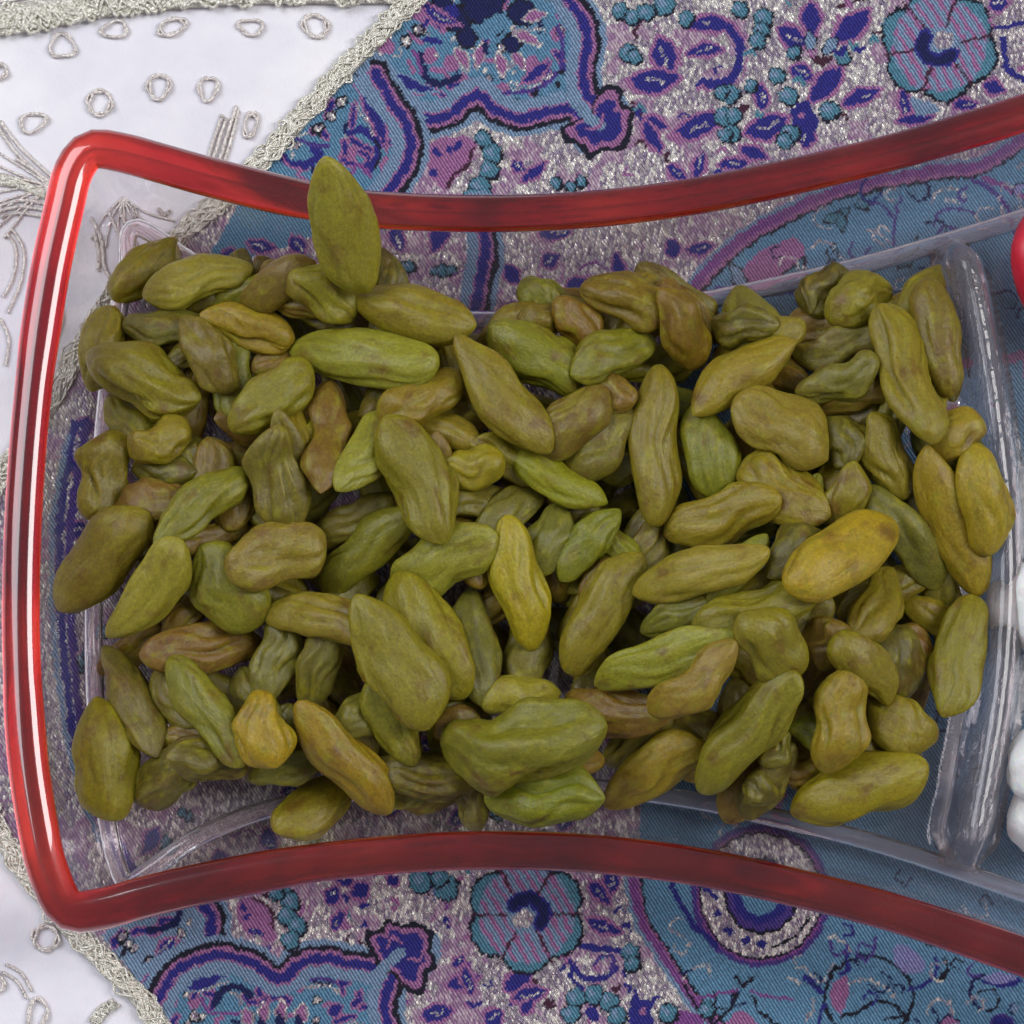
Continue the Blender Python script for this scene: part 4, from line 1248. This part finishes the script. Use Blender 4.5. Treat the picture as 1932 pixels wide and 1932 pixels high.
# end, end (plan units), width, layer, colour, bend, wrinkle
RS = {
 1: (215, 565, 330, 450, 78, 2, "bright", 0, .8), 2: (270, 555, 472, 505, 86, 2, "pale", 4, 1.0), 3: (212, 576, 176, 735, 88, 1, "olive", -6, 1.0),
 4: (230, 612, 400, 625, 76, 1, "dull", 0, 1.0), 5: (160, 672, 372, 760, 128, 3, "olive", 0, 1.2), 6: (380, 590, 552, 635, 80, 2, "gold", 4, .9),
 7: (614, 326, 684, 528, 116, 4, "pale", 6, .5), 8: (668, 562, 892, 622, 100, 3, "olive", -4, .5), 9: (538, 648, 818, 698, 108, 4, "pale", -4, .5),
 10: (858, 634, 1032, 852, 104, 4, "olive", 4, .5), 11: (440, 812, 585, 690, 98, 3, "olive", 4, .6), 12: (628, 712, 612, 942, 84, 2, "brown", -4, 1.5),
 13: (640, 930, 742, 780, 80, 2, "pale", 0, 1.0), 14: (735, 788, 843, 1020, 114, 3, "olive", -4, .8), 15: (835, 895, 950, 868, 74, 2, "bright", 0, .8),
 16: (968, 866, 1142, 950, 70, 3, "bright", 3, .6), 17: (1010, 862, 1142, 738, 94, 2, "brown", 4, .7), 18: (1078, 892, 1198, 760, 100, 1, "dull", 0, 1.0),
 19: (1242, 692, 1236, 988, 92, 3, "olive", 3, .7), 20: (930, 608, 1092, 735, 112, 2, "green", 4, 1.0), 21: (1075, 708, 1232, 630, 96, 2, "green", 0, 1.0),
 22: (980, 615, 1066, 588, 62, 1, "amber", 0, 1.0), 23: (1048, 566, 1124, 645, 80, 1, "amber", 0, 1.0), 24: (1098, 540, 1268, 590, 86, 2, "amber", -6, .8),
 25: (1248, 552, 1326, 685, 84, 2, "amber", -8, .8), 26: (1338, 606, 1462, 622, 76, 1, "dark", 0, 1.0), 27: (1496, 640, 1306, 778, 92, 4, "gold", 18, .5),
 28: (1322, 752, 1352, 946, 100, 3, "green", -4, .7), 29: (1392, 748, 1562, 862, 120, 4, "tan", 0, 1.0), 30: (1522, 592, 1592, 508, 90, 1, "dark", 0, 1.1),
 31: (1500, 672, 1660, 640, 82, 1, "dull", 0, 1.3), 32: (1668, 570, 1758, 842, 98, 3, "olive", -6, 1.1), 33: (1748, 528, 1788, 748, 86, 2, "amber", -6, .5),
 34: (1772, 862, 1838, 775, 82, 1, "gold", 0, .7), 35: (1742, 852, 1850, 1112, 94, 3, "gold", 8, .5), 36: (1838, 842, 1876, 1042, 94, 4, "yellow", -4, .5),
 37: (1566, 785, 1614, 878, 84, 1, "dark", 0, 1.0), 38: (1640, 786, 1708, 935, 92, 2, "olive", -4, .9), 39: (1612, 880, 1580, 1014, 82, 2, "olive", -4, .9),
 40: (1640, 926, 1782, 1104, 90, 2, "dull", -6, 1.0), 41: (1484, 1114, 1696, 978, 114, 4, "yellow", 6, .5), 42: (1398, 876, 1560, 972, 106, 2, "gold", 0, 1.0),
 43: (1262, 1000, 1468, 948, 102, 4, "gold", -4, .7), 44: (1196, 1112, 1440, 1050, 92, 3, "pale", 3, .7), 45: (1446, 1084, 1566, 1008, 108, 2, "dark", 0, 1.1),
 46: (1308, 1192, 1544, 1108, 86, 2, "olive", 4, 1.1), 47: (1396, 1166, 1518, 1264, 106, 3, "olive", 0, .8), 48: (1126, 1282, 1384, 1208, 86, 3, "pale", -4, .6),
 49: (1234, 1346, 1388, 1226, 84, 4, "tan", 16, 1.2), 50: (1322, 1482, 1494, 1280, 100, 4, "olive", 4, .7), 51: (1608, 1218, 1698, 1072, 92, 2, "olive", 4, .9),
 52: (1702, 1140, 1830, 1192, 62, 2, "bright", 0, .8), 53: (1640, 1196, 1722, 1312, 128, 1, "dark", 0, .8), 54: (1842, 1126, 1778, 1354, 96, 2, "olive", -6, .7),
 55: (1542, 1256, 1588, 1176, 92, 2, "brown", 0, 1.0), 56: (1582, 1198, 1684, 1324, 86, 3, "olive", 0, .9), 57: (1606, 1268, 1560, 1454, 98, 4, "gold", -4, 1.0),
 58: (1636, 1330, 1764, 1404, 100, 2, "olive", 6, .8), 59: (1502, 1530, 1742, 1448, 120, 4, "bright", -4, .7), 60: (1436, 1444, 1488, 1382, 62, 2, "dull", 0, 1.2),
 61: (1408, 1466, 1468, 1506, 62, 1, "dark", 0, 1.0), 62: (206, 812, 184, 990, 102, 3, "olive", -4, 1.4), 63: (160, 908, 236, 880, 74, 1, "green", 0, .8),
 64: (248, 862, 354, 798, 82, 2, "olive", 0, 1.0), 65: (250, 882, 372, 892, 72, 1, "dark", 0, 1.0), 66: (228, 928, 356, 966, 82, 1, "brown", 0, 1.0),
 67: (294, 1034, 458, 882, 86, 3, "green", -4, .8), 68: (394, 826, 450, 1002, 86, 1, "brown", -4, 1.0), 69: (518, 812, 530, 994, 98, 2, "dull", 4, 1.2),
 70: (104, 1140, 278, 972, 110, 4, "olive", 4, .6), 71: (206, 1196, 354, 1034, 92, 4, "pale", 4, .7), 72: (378, 1036, 482, 1180, 126, 3, "green", 0, .7),
 73: (428, 1082, 608, 1008, 118, 3, "tan", 0, 1.1), 74: (588, 1024, 738, 952, 72, 1, "dull", 0, 1.1), 75: (608, 1108, 766, 970, 80, 2, "green", 0, 1.0),
 76: (740, 1094, 934, 1018, 100, 2, "pale", -6, 1.1), 77: (956, 982, 1006, 1220, 96, 4, "yellow", 4, .6), 78: (1062, 950, 1010, 1086, 78, 1, "dull", 0, 1.1),
 79: (1054, 1090, 1162, 958, 72, 2, "green", 0, .9), 80: (1066, 1262, 1200, 1044, 92, 3, "olive", -4, .9), 81: (498, 1142, 704, 1198, 80, 3, "tan", -6, .6),
 82: (680, 1126, 810, 1368, 124, 4, "olive", -4, .6), 83: (742, 1086, 872, 1316, 122, 3, "bright", -10, .7), 84: (884, 1106, 906, 1334, 78, 1, "dull", -6, 1.0),
 85: (1022, 1166, 964, 1312, 90, 1, "dull", 0, 1.0), 86: (1066, 1318, 1254, 1366, 86, 2, "brown", 0, .9), 87: (836, 1418, 1134, 1388, 148, 4, "green", -4, 1.5),
 88: (914, 1330, 1058, 1298, 80, 3, "pale", -4, .8), 89: (916, 1496, 1136, 1502, 104, 2, "green", 8, 1.1), 90: (1138, 1508, 1314, 1402, 96, 2, "gold", 0, .8),
 91: (272, 1234, 498, 1214, 90, 2, "brown", -6, 1.0), 92: (194, 1214, 302, 1428, 92, 3, "dull", -4, .9), 93: (178, 1318, 216, 1544, 114, 4, "bright", 4, .5),
 94: (318, 1238, 462, 1444, 80, 3, "green", 4, .9), 95: (248, 1512, 394, 1408, 86, 1, "dark", 0, .9), 96: (322, 1426, 468, 1438, 84, 1, "dark", 0, .9),
 97: (288, 1268, 378, 1374, 66, 1, "dull", 0, 1.0), 98: (474, 1306, 516, 1448, 102, 4, "yellow", 0, 1.2), 99: (566, 1332, 734, 1528, 88, 4, "gold", 3, .6),
 100: (468, 1468, 606, 1436, 62, 2, "dull", -3, .8), 101: (526, 1574, 662, 1470, 100, 3, "olive", 0, .6), 102: (552, 1168, 490, 1324, 82, 2, "dull", 0, 1.0),
 103: (620, 1188, 580, 1334, 72, 1, "dull", 4, 1.0), 104: (628, 1374, 724, 1328, 76, 2, "dull", 0, .9), 105: (704, 1276, 772, 1444, 82, 3, "green", 0, .9),
 106: (702, 1448, 904, 1482, 86, 1, "dark", 0, 1.0), 107: (818, 1384, 902, 1346, 62, 1, "brown", 0, 1.0), 108: (1208, 1188, 1344, 1144, 62, 1, "dull", 0, 1.0),
 109: (1118, 708, 1190, 770, 72, 1, "brown", 0, 1.0), 110: (342, 598, 444, 735, 88, 2, "dull", 0, 1.5), 111: (452, 562, 596, 506, 82, 1, "brown", 0, .9),
 112: (556, 520, 668, 590, 90, 2, "olive", 0, 1.5), 113: (722, 802, 868, 702, 92, 2, "olive", 0, .9), 114: (1566, 602, 1684, 518, 92, 2, "olive", 0, 1.3),
 115: (1506, 742, 1656, 690, 80, 2, "dull", 0, 1.3), 116: (886, 1014, 1024, 926, 72, 1, "dull", 0, 1.0), 117: (1484, 1190, 1560, 1120, 80, 1, "dull", 0, 1.0),
 118: (1640, 1440, 1740, 1400, 80, 1, "dark", 0, 1.0),
}
# raisins seen only in the gaps, deep in the heap
DEEP = []
rd = random.Random(21)
tries = 0
HULL = [(280, 610), (420, 520), (700, 540), (900, 620), (1100, 560), (1300, 560), (1480, 620), (1700, 560), (1780, 700), (1830, 900), (1800, 1150), (1740, 1280), (1640, 1420), (1450, 1480), (1200, 1440), (950, 1480), (700, 1440), (500, 1430), (320, 1450), (290, 1400), (280, 1150), (270, 900)]
while len(DEEP) < 120 and tries < 4000:
    tries += 1
    x, y = rd.uniform(180, 1840), rd.uniform(540, 1480)
    if not inside(HULL, np.array([[x]]), np.array([[y]]))[0, 0]: continue
    if any(math.hypot(x - a, y - b) < 82 for a, b in [(d[9], d[10]) for d in DEEP]): continue
    a = rd.uniform(0, math.pi); l = rd.uniform(82, 110)
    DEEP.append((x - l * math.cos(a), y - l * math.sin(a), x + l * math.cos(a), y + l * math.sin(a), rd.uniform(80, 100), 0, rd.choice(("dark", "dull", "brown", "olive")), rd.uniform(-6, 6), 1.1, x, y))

MID = []
tries = 0
while len(MID) < 92 and tries < 5000:
    tries += 1
    x, y = rd.uniform(200, 1800), rd.uniform(540, 1490)
    if not inside([(1000 + 1.05 * (hx_ - 1000), 1020 + 1.03 * (hy_ - 1020)) for hx_, hy_ in HULL], np.array([[x]]), np.array([[y]]))[0, 0]: continue
    if any(math.hypot(x - a, y - b) < 82 for a, b in [(d[9], d[10]) for d in MID]): continue
    a = rd.uniform(0, math.pi); l = rd.uniform(64, 98)
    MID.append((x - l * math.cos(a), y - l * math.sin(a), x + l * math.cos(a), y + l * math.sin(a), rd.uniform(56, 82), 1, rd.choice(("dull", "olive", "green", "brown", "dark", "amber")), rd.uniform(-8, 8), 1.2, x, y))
DEEP += MID

def vnoise3(P, seed):
    """smooth random bumps on points"""
    r = np.random.default_rng(seed)
    out = np.zeros(len(P))
    for f, a in ((0.35, 1.0), (0.7, 0.55), (1.3, 0.3)):
        for _ in range(4):
            k = r.normal(0, 1, 3) * f
            out += a * np.sin(P @ k + r.uniform(0, 6.283)) / 4
    return out

def raisin_mesh(L_, w, flat, bend, wr, seed):
    """a flattened, shrivelled berry: pinched ends along X, slack skin creased from end to end"""
    r = np.random.default_rng(seed)
    nu, nv_ = 40, 48
    s = -np.cos(np.linspace(0, np.pi, nu))
    s = s[1:-1]
    p1, p2 = r.uniform(1.7, 3.2, 2)
    q1, q2 = r.uniform(1.25, 2.0, 2)
    mid_ = r.uniform(-0.22, 0.22)                     # the widest place sits off the middle
    sw = np.where(s < mid_, (s - mid_) / (1 + mid_), (s - mid_) / (1 - mid_))
    rad = np.where(sw < 0, (1 - np.abs(sw) ** p1) ** (1 / q1), (1 - np.abs(sw) ** p2) ** (1 / q2))
    rad = np.maximum(rad, 0.02)
    th = np.linspace(0, 2 * np.pi, nv_, endpoint=False)
    S, TH = np.meshgrid(s, th, indexing='ij')
    R0 = np.repeat(rad[:, None], nv_, 1)
    R1 = R0.copy()
    for k, a in ((2, .06), (3, .06), (4, .04)):
        ph = r.uniform(0, 6.28); tw_ = r.uniform(-1.3, 1.3)
        R1 *= 1 + wr * a * r.uniform(0.2, 1.1) * np.sin(k * TH + ph + tw_ * S + 0.8 * np.sin(2.6 * S + ph))
    for _ in range(14):                               # long narrow creases that start and stop
        t0, s0 = r.uniform(0, 6.28), r.uniform(-0.6, 0.6)
        ln_, wd = r.uniform(0.25, 0.8), r.uniform(0.10, 0.20)
        dth = np.angle(np.exp(1j * (TH - t0 - r.uniform(-0.5, 0.5) * (S - s0) - 0.18 * np.sin(5 * S + t0))))
        R1 *= 1 - (0.4 + 0.6 * wr) * r.uniform(0.07, 0.20) * np.exp(-((S - s0) / ln_) ** 2 - (dth / wd) ** 2)
    for _ in range(int(1 + 2 * wr)):                  # broad dents
        s0, t0 = r.uniform(-0.7, 0.7), r.uniform(0, 6.28)
        dth = np.angle(np.exp(1j * (TH - t0)))
        R1 *= 1 - wr * r.uniform(0.06, 0.20) * np.exp(-((S - s0) / r.uniform(0.2, 0.5)) ** 2 - (dth / r.uniform(0.3, 0.6)) ** 2)
    X = S * L_ / 2
    Y = R1 * np.cos(TH) * w / 2
    Z = R1 * np.sin(TH) * w / 2 * flat
    Y += w * (0.045 * np.sin(3.1 * S + r.uniform(0, 6.28)) + 0.03 * np.sin(6.0 * S + r.uniform(0, 6.28))) * (0.4 + 0.6 * wr)
    Z += w * 0.05 * np.sin(2.6 * S + r.uniform(0, 6.28)) * wr
    P = np.stack([X, Y, Z], -1).reshape(-1, 3)
    bmp = vnoise3(P * 1.25, seed + 9) * (0.08 + 0.17 * wr)
    nn = np.stack([0 * X, np.cos(TH), np.sin(TH)], -1).reshape(-1, 3)
    P = P + nn * (bmp * np.sqrt(R0.reshape(-1)))[:, None]
    m = nu - 2
    e0, e1 = P[:nv_].mean(0), P[(m - 1) * nv_:].mean(0)
    e0[0], e1[0] = -L_ / 2, L_ / 2
    P = np.vstack([P, [e0, e1]])
    P[:, 1] += bend * (1 - (2 * P[:, 0] / L_) ** 2) - bend * 0.5
    P[:, 2] -= r.uniform(-0.2, 0.7) * (2 * P[:, 0] / L_) ** 2
    F = [(i * nv_ + k, i * nv_ + (k + 1) % nv_, (i + 1) * nv_ + (k + 1) % nv_, (i + 1) * nv_ + k) for i in range(m - 1) for k in range(nv_)]
    a, b_ = m * nv_, m * nv_ + 1
    F += [(a, (k + 1) % nv_, k) for k in range(nv_)] + [(b_, (m - 1) * nv_ + k, (m - 1) * nv_ + (k + 1) % nv_) for k in range(nv_)]
    return P, F

items = [("d%d" % k, *d[:9]) for k, d in enumerate(DEEP)] + [(k, *v) for k, v in RS.items()]
items.sort(key=lambda q: (q[6] if isinstance(q[0], int) else 0.5 * q[6]))
PLACED = {}
OWN = np.full(HGT.shape, -1, int)
SINK = 1.0
for it in items:
    key, x1, y1, x2, y2, w, lay, colr, bend, wr = it
    wm = w * U * 1.04
    flat = rd.uniform(0.58, 0.74)
    rv_ = 0.5 * wm * flat
    zc = {0: 7, 1: 9, 2: 12, 3: 15, 4: 18}[lay]
    best = None
    for it_ in range(6):
        A_, B_ = at(x1, y1, zc), at(x2, y2, zc)
        c = 0.5 * (A_ + B_)[:2]; ax = (B_ - A_)[:2]; Lh = np.hypot(*ax); ax = ax / Lh; Lh *= 1.04
        pr = np.array([-ax[1], ax[0]])
        ss = np.linspace(-0.92, 0.92, 13); oo = np.linspace(-0.8, 0.8, 5)
        S_, O_ = np.meshgrid(ss, oo, indexing='ij')
        env = np.sqrt(np.maximum(1 - np.abs(S_) ** 2.3, 0))
        bt = -rv_ * env * np.sqrt(np.maximum(1 - O_ ** 2, 0))
        qx = c[0] + ax[0] * S_ * Lh / 2 + pr[0] * O_ * env * wm / 2
        qy = c[1] + ax[1] * S_ * Lh / 2 + pr[1] * O_ * env * wm / 2
        hh = hget(HGT, qx, qy)
        best = None
        lim = 0.9 if key == 7 else 0.5
        for sl_ in np.linspace(-lim, lim, 31):
            need = hh - S_ * sl_ * Lh / 2 - bt
            # rest on the load-bearing points, soft fruit gives way a little
            z_ = np.sort(need.ravel())[-4]
            sc_ = z_ + 0.25 * abs(sl_)
            if best is None or sc_ < best[0]:
                best = (sc_, z_, sl_)
        if it_ < 5: zc = 0.5 * zc + 0.5 * (best[1] - (SINK if lay else 0.2))
    zc = best[1] - (SINK if lay else 0.2)
    sl_ = best[2]
    # lift the heap's height field
    gx0 = (np.abs(HX - c[0]) < Lh * 0.62 + wm) & (np.abs(HY - c[1]) < Lh * 0.62 + wm)
    u_ = ((HX - c[0]) * ax[0] + (HY - c[1]) * ax[1]) / (Lh / 2)
    v_ = ((HX - c[0]) * pr[0] + (HY - c[1]) * pr[1]) / (wm / 2)
    e_ = 1 - np.abs(u_) ** 2.3 - v_ ** 2
    k_ = gx0 & (e_ > 0)
    top = zc + u_ * sl_ * Lh / 2 + rv_ * np.sqrt(np.maximum(e_, 0))
    k_ &= top > HGT
    HGT[k_] = top[k_]
    OWN[k_] = len(PLACED)
    PLACED[key] = (c, zc, ax, sl_, Lh, wm, flat, bend * U, wr, colr, lay)
print("heap top", max(v[1] for v in PLACED.values()), {l: round(np.mean([v[1] for v in PLACED.values() if v[10] == l]), 1) for l in range(5)})

order_ = list(PLACED)
seen = {order_[i]: int(n) for i, n in zip(*np.unique(OWN[OWN >= 0], return_counts=True))}

def place_raisin(key, seed):
    c, zc, ax, sl_, Lh, wm, flat, bend, wr, colr, lay = PLACED[key]
    Lr = Lh * math.hypot(1, sl_)
    P, F = raisin_mesh(Lr, wm * 1.02, flat, -bend, wr * 1.2 + 0.15, seed)
    o = bpy.data.objects.new("raisin", mesh_data("raisin", P, F, M_RAISIN))
    ex = Vector((ax[0], ax[1], sl_)).normalized()
    ey = Vector((0, 0, 1)).cross(ex).normalized()
    ez = ex.cross(ey)
    roll = random.uniform(-0.25, 0.25)
    R_ = Matrix((ex, ey, ez)).transposed() @ Matrix.Rotation(roll, 3, 'X')
    o.matrix_world = Matrix.Translation(Vector((c[0], c[1], zc)) * MM) @ R_.to_4x4()
    j = [k * random.uniform(0.92, 1.08) for k in (0.98, 0.95, 0.55)]
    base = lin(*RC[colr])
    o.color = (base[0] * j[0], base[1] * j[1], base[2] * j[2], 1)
    COL.objects.link(o)
    return o

# ---- labels: a few raisins that stand out by themselves, the others by where they lie beside these
LAND = {
 7: ("big smooth green raisin propped upright over the top red rim", "the raisin propped on the top rim"),
 9: ("long pale green raisin lying across others below the one on the rim", "the long pale green raisin"),
 10: ("large olive raisin slanting down right at the heap's upper middle", "the large slanting olive raisin"),
 27: ("curved yellowish raisin with a pointed upper end, right of centre", "the curved yellowish raisin"),
 36: ("bright yellow raisin touching the glass divider on the right", "the yellow raisin at the divider"),
 41: ("big bright yellow raisin slanting up right in the right half", "the big bright yellow raisin"),
 43: ("plump yellowish raisin with a brown streak, lying above a pale green one", "the plump brown-streaked raisin"),
 77: ("upright bright yellow raisin in the middle of the heap", "the upright yellow raisin in the middle"),
 82: ("large olive raisin overlapping another big one left of the middle", "the large overlapping olive raisin"),
 87: ("widest green raisin, folded and creased, at the bottom middle", "the widest creased green raisin"),
 59: ("bright green raisin with a brown spot at the lower right corner", "the brown-spotted raisin at lower right"),
 99: ("slim yellowish raisin slanting down over the lower glass edge", "the slim yellowish raisin at the bottom"),
 93: ("bright green raisin standing at the lower left corner of the heap", "the bright green raisin at lower left"),
 70: ("big olive raisin reaching towards the left red rim", "the big olive raisin at the left rim"),
 5: ("broad olive raisin with a brown patch at the upper left", "the broad brown-patched raisin at upper left"),
 1: ("short bright green raisin, topmost at the heap's upper left corner", "the topmost raisin at upper left"),
 12: ("wrinkled brown raisin hanging below the long pale green one", "the wrinkled brown raisin"),
 33: ("amber brown raisin nearest the top end of the glass divider", "the amber raisin by the divider's top"),
 50: ("long olive raisin slanting up right at the bottom, above white glass glare", "the long olive raisin at bottom right"),
 57: ("yellowish twisted raisin pointing down, above the brown-spotted one", "the twisted yellowish raisin"),
 98: ("stubby bright yellow creased raisin in the lower left", "the stubby yellow raisin"),
 54: ("olive raisin lowest along the glass divider", "the lowest raisin along the divider"),
 73: ("light brown creased raisin left of the middle", "the light brown creased raisin"),
 19: ("long straight olive raisin hanging vertically at the heap's upper middle", "the long vertical olive raisin"),
}
def size_word(key):
    c, zc, ax, sl_, Lh, wm = PLACED[key][:6]
    if Lh > 17.2: return "long"
    if Lh < 10.5: return "small"
    if wm > 7.6: return "broad"
    return ""
def dir_word(key):
    ax = PLACED[key][2]
    a = math.degrees(math.atan2(ax[1], ax[0])) % 180
    if a < 18 or a > 162: return "lying level"
    if 72 < a < 108: return "upright"
    return "slanting up right" if a < 90 else "slanting down right"
LAB = {k: v[0] for k, v in LAND.items()}
rest = [k for k in RS if k not in LAND]
def rel(key, lk):
    d = PLACED[key][0] - PLACED[lk][0]
    h = "left of" if d[0] < 0 else "right of"
    v = "above" if d[1] > 0 else "below"
    if abs(d[0]) > 2.2 * abs(d[1]): return h
    if abs(d[1]) > 2.2 * abs(d[0]): return v
    return v + " and " + h
LEVEL = {1: "half buried ", 2: "", 3: "", 4: ""}
taken = set(LAB.values())
for k in rest:
    order = sorted(LAND, key=lambda q: np.hypot(*(PLACED[k][0] - PLACED[q][0])))
    done_ = False
    for with_dir in (0, 1, 2):
        for lk in order[:3]:
            parts_ = [LEVEL[PLACED[k][10]] + (size_word(k) + " " if size_word(k) else "") + WORD[PLACED[k][9]] + " raisin"]
            if with_dir: parts_.append(dir_word(k))
            parts_.append(rel(k, lk) + " " + LAND[lk][1])
            s_ = " ".join(parts_)
            if len(s_.split()) <= 16 and s_ not in taken:
                done_ = True; break
        if done_: break
    if not done_:
        print("DUPLICATE LABEL", k, s_)
    LAB[k] = s_; taken.add(s_)

for n_, key in enumerate(RS):
    o = place_raisin(key, 1000 + n_)
    tag(o, LAB[key], "raisin", "green raisins heaped in the dish")
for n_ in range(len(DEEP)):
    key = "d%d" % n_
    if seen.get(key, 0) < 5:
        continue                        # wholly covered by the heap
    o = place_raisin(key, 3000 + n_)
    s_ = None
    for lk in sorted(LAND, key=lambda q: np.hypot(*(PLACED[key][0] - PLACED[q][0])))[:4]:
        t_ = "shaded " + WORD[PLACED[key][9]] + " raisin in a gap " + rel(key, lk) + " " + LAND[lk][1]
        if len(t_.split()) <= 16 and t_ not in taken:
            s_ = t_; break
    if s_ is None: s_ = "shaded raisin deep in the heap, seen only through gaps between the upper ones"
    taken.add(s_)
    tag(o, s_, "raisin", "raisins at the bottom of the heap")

# ---- sweets in the next compartment, cut by the right edge of the picture
def ball_mesh(rx, ry, rz, bumps, amp, seed, nu=40, nv_=28):
    r = np.random.default_rng(seed)
    th = np.linspace(0, 2 * np.pi, nu, endpoint=False); ph = np.linspace(0, np.pi, nv_)[1:-1]
    PH, TH = np.meshgrid(ph, th, indexing='ij')
    D_ = np.stack([np.sin(PH) * np.cos(TH), np.sin(PH) * np.sin(TH), np.cos(PH)], -1).reshape(-1, 3)
    D_ = np.vstack([D_, [[0, 0, 1], [0, 0, -1]]])
    C_ = r.normal(0, 1, (bumps, 3)); C_ /= np.linalg.norm(C_, axis=1)[:, None]
    h = np.max(np.exp(-((1 - D_ @ C_.T) / 0.07)), axis=1) if bumps else 0
    P = D_ * (1 + amp * h)[:, None] * np.array([rx, ry, rz]) if bumps else D_ * np.array([rx, ry, rz])
    m = nv_ - 2
    F = [(i * nu + k, (i + 1) * nu + k, (i + 1) * nu + (k + 1) % nu, i * nu + (k + 1) % nu) for i in range(m - 1) for k in range(nu)]
    t_, b_ = m * nu, m * nu + 1
    F += [(t_, k, (k + 1) % nu) for k in range(nu)] + [(b_, (m - 1) * nu + (k + 1) % nu, (m - 1) * nu + k) for k in range(nu)]
    return P, F
def sweet(name, px, py, z, size, bumps, amp, mat, seed, label, rot=0.0, group=None):
    P, F = ball_mesh(*size, bumps, amp, seed)
    o = bpy.data.objects.new(name, mesh_data(name, P, F, mat))
    q = at(px, py, z)
    o.location = Vector(q) * MM
    o.rotation_euler = (0.2, 0.1, rot)
    COL.objects.link(o)
    return tag(o, label, "candy", group)
sweet("sugar_candy", 1990, 1145, 11.5, (6.4, 6.6, 5.4), 26, 0.13, M_SUGAR, 5, "white bumpy sugar candy highest at the right edge, beside the divider's middle", 0.3, "white sugar candies")
sweet("sugar_candy", 1982, 1432, 12.5, (6.0, 4.8, 4.8), 24, 0.13, M_SUGAR, 6, "white bumpy sugar candy between two others at the lower right edge", 0.9, "white sugar candies")
sweet("sugar_candy", 1990, 1545, 9.2, (6.0, 5.0, 4.8), 24, 0.13, M_SUGAR, 8, "lowest white bumpy sugar candy at the right edge, near the divider's lower end", -0.2, "white sugar candies")
sweet("red_candy", 1990, 525, 10.5, (5.2, 8.6, 4.6), 9, 0.10, M_CANDY, 7, "glossy red candy at the right edge beside the divider's top", 0.4)
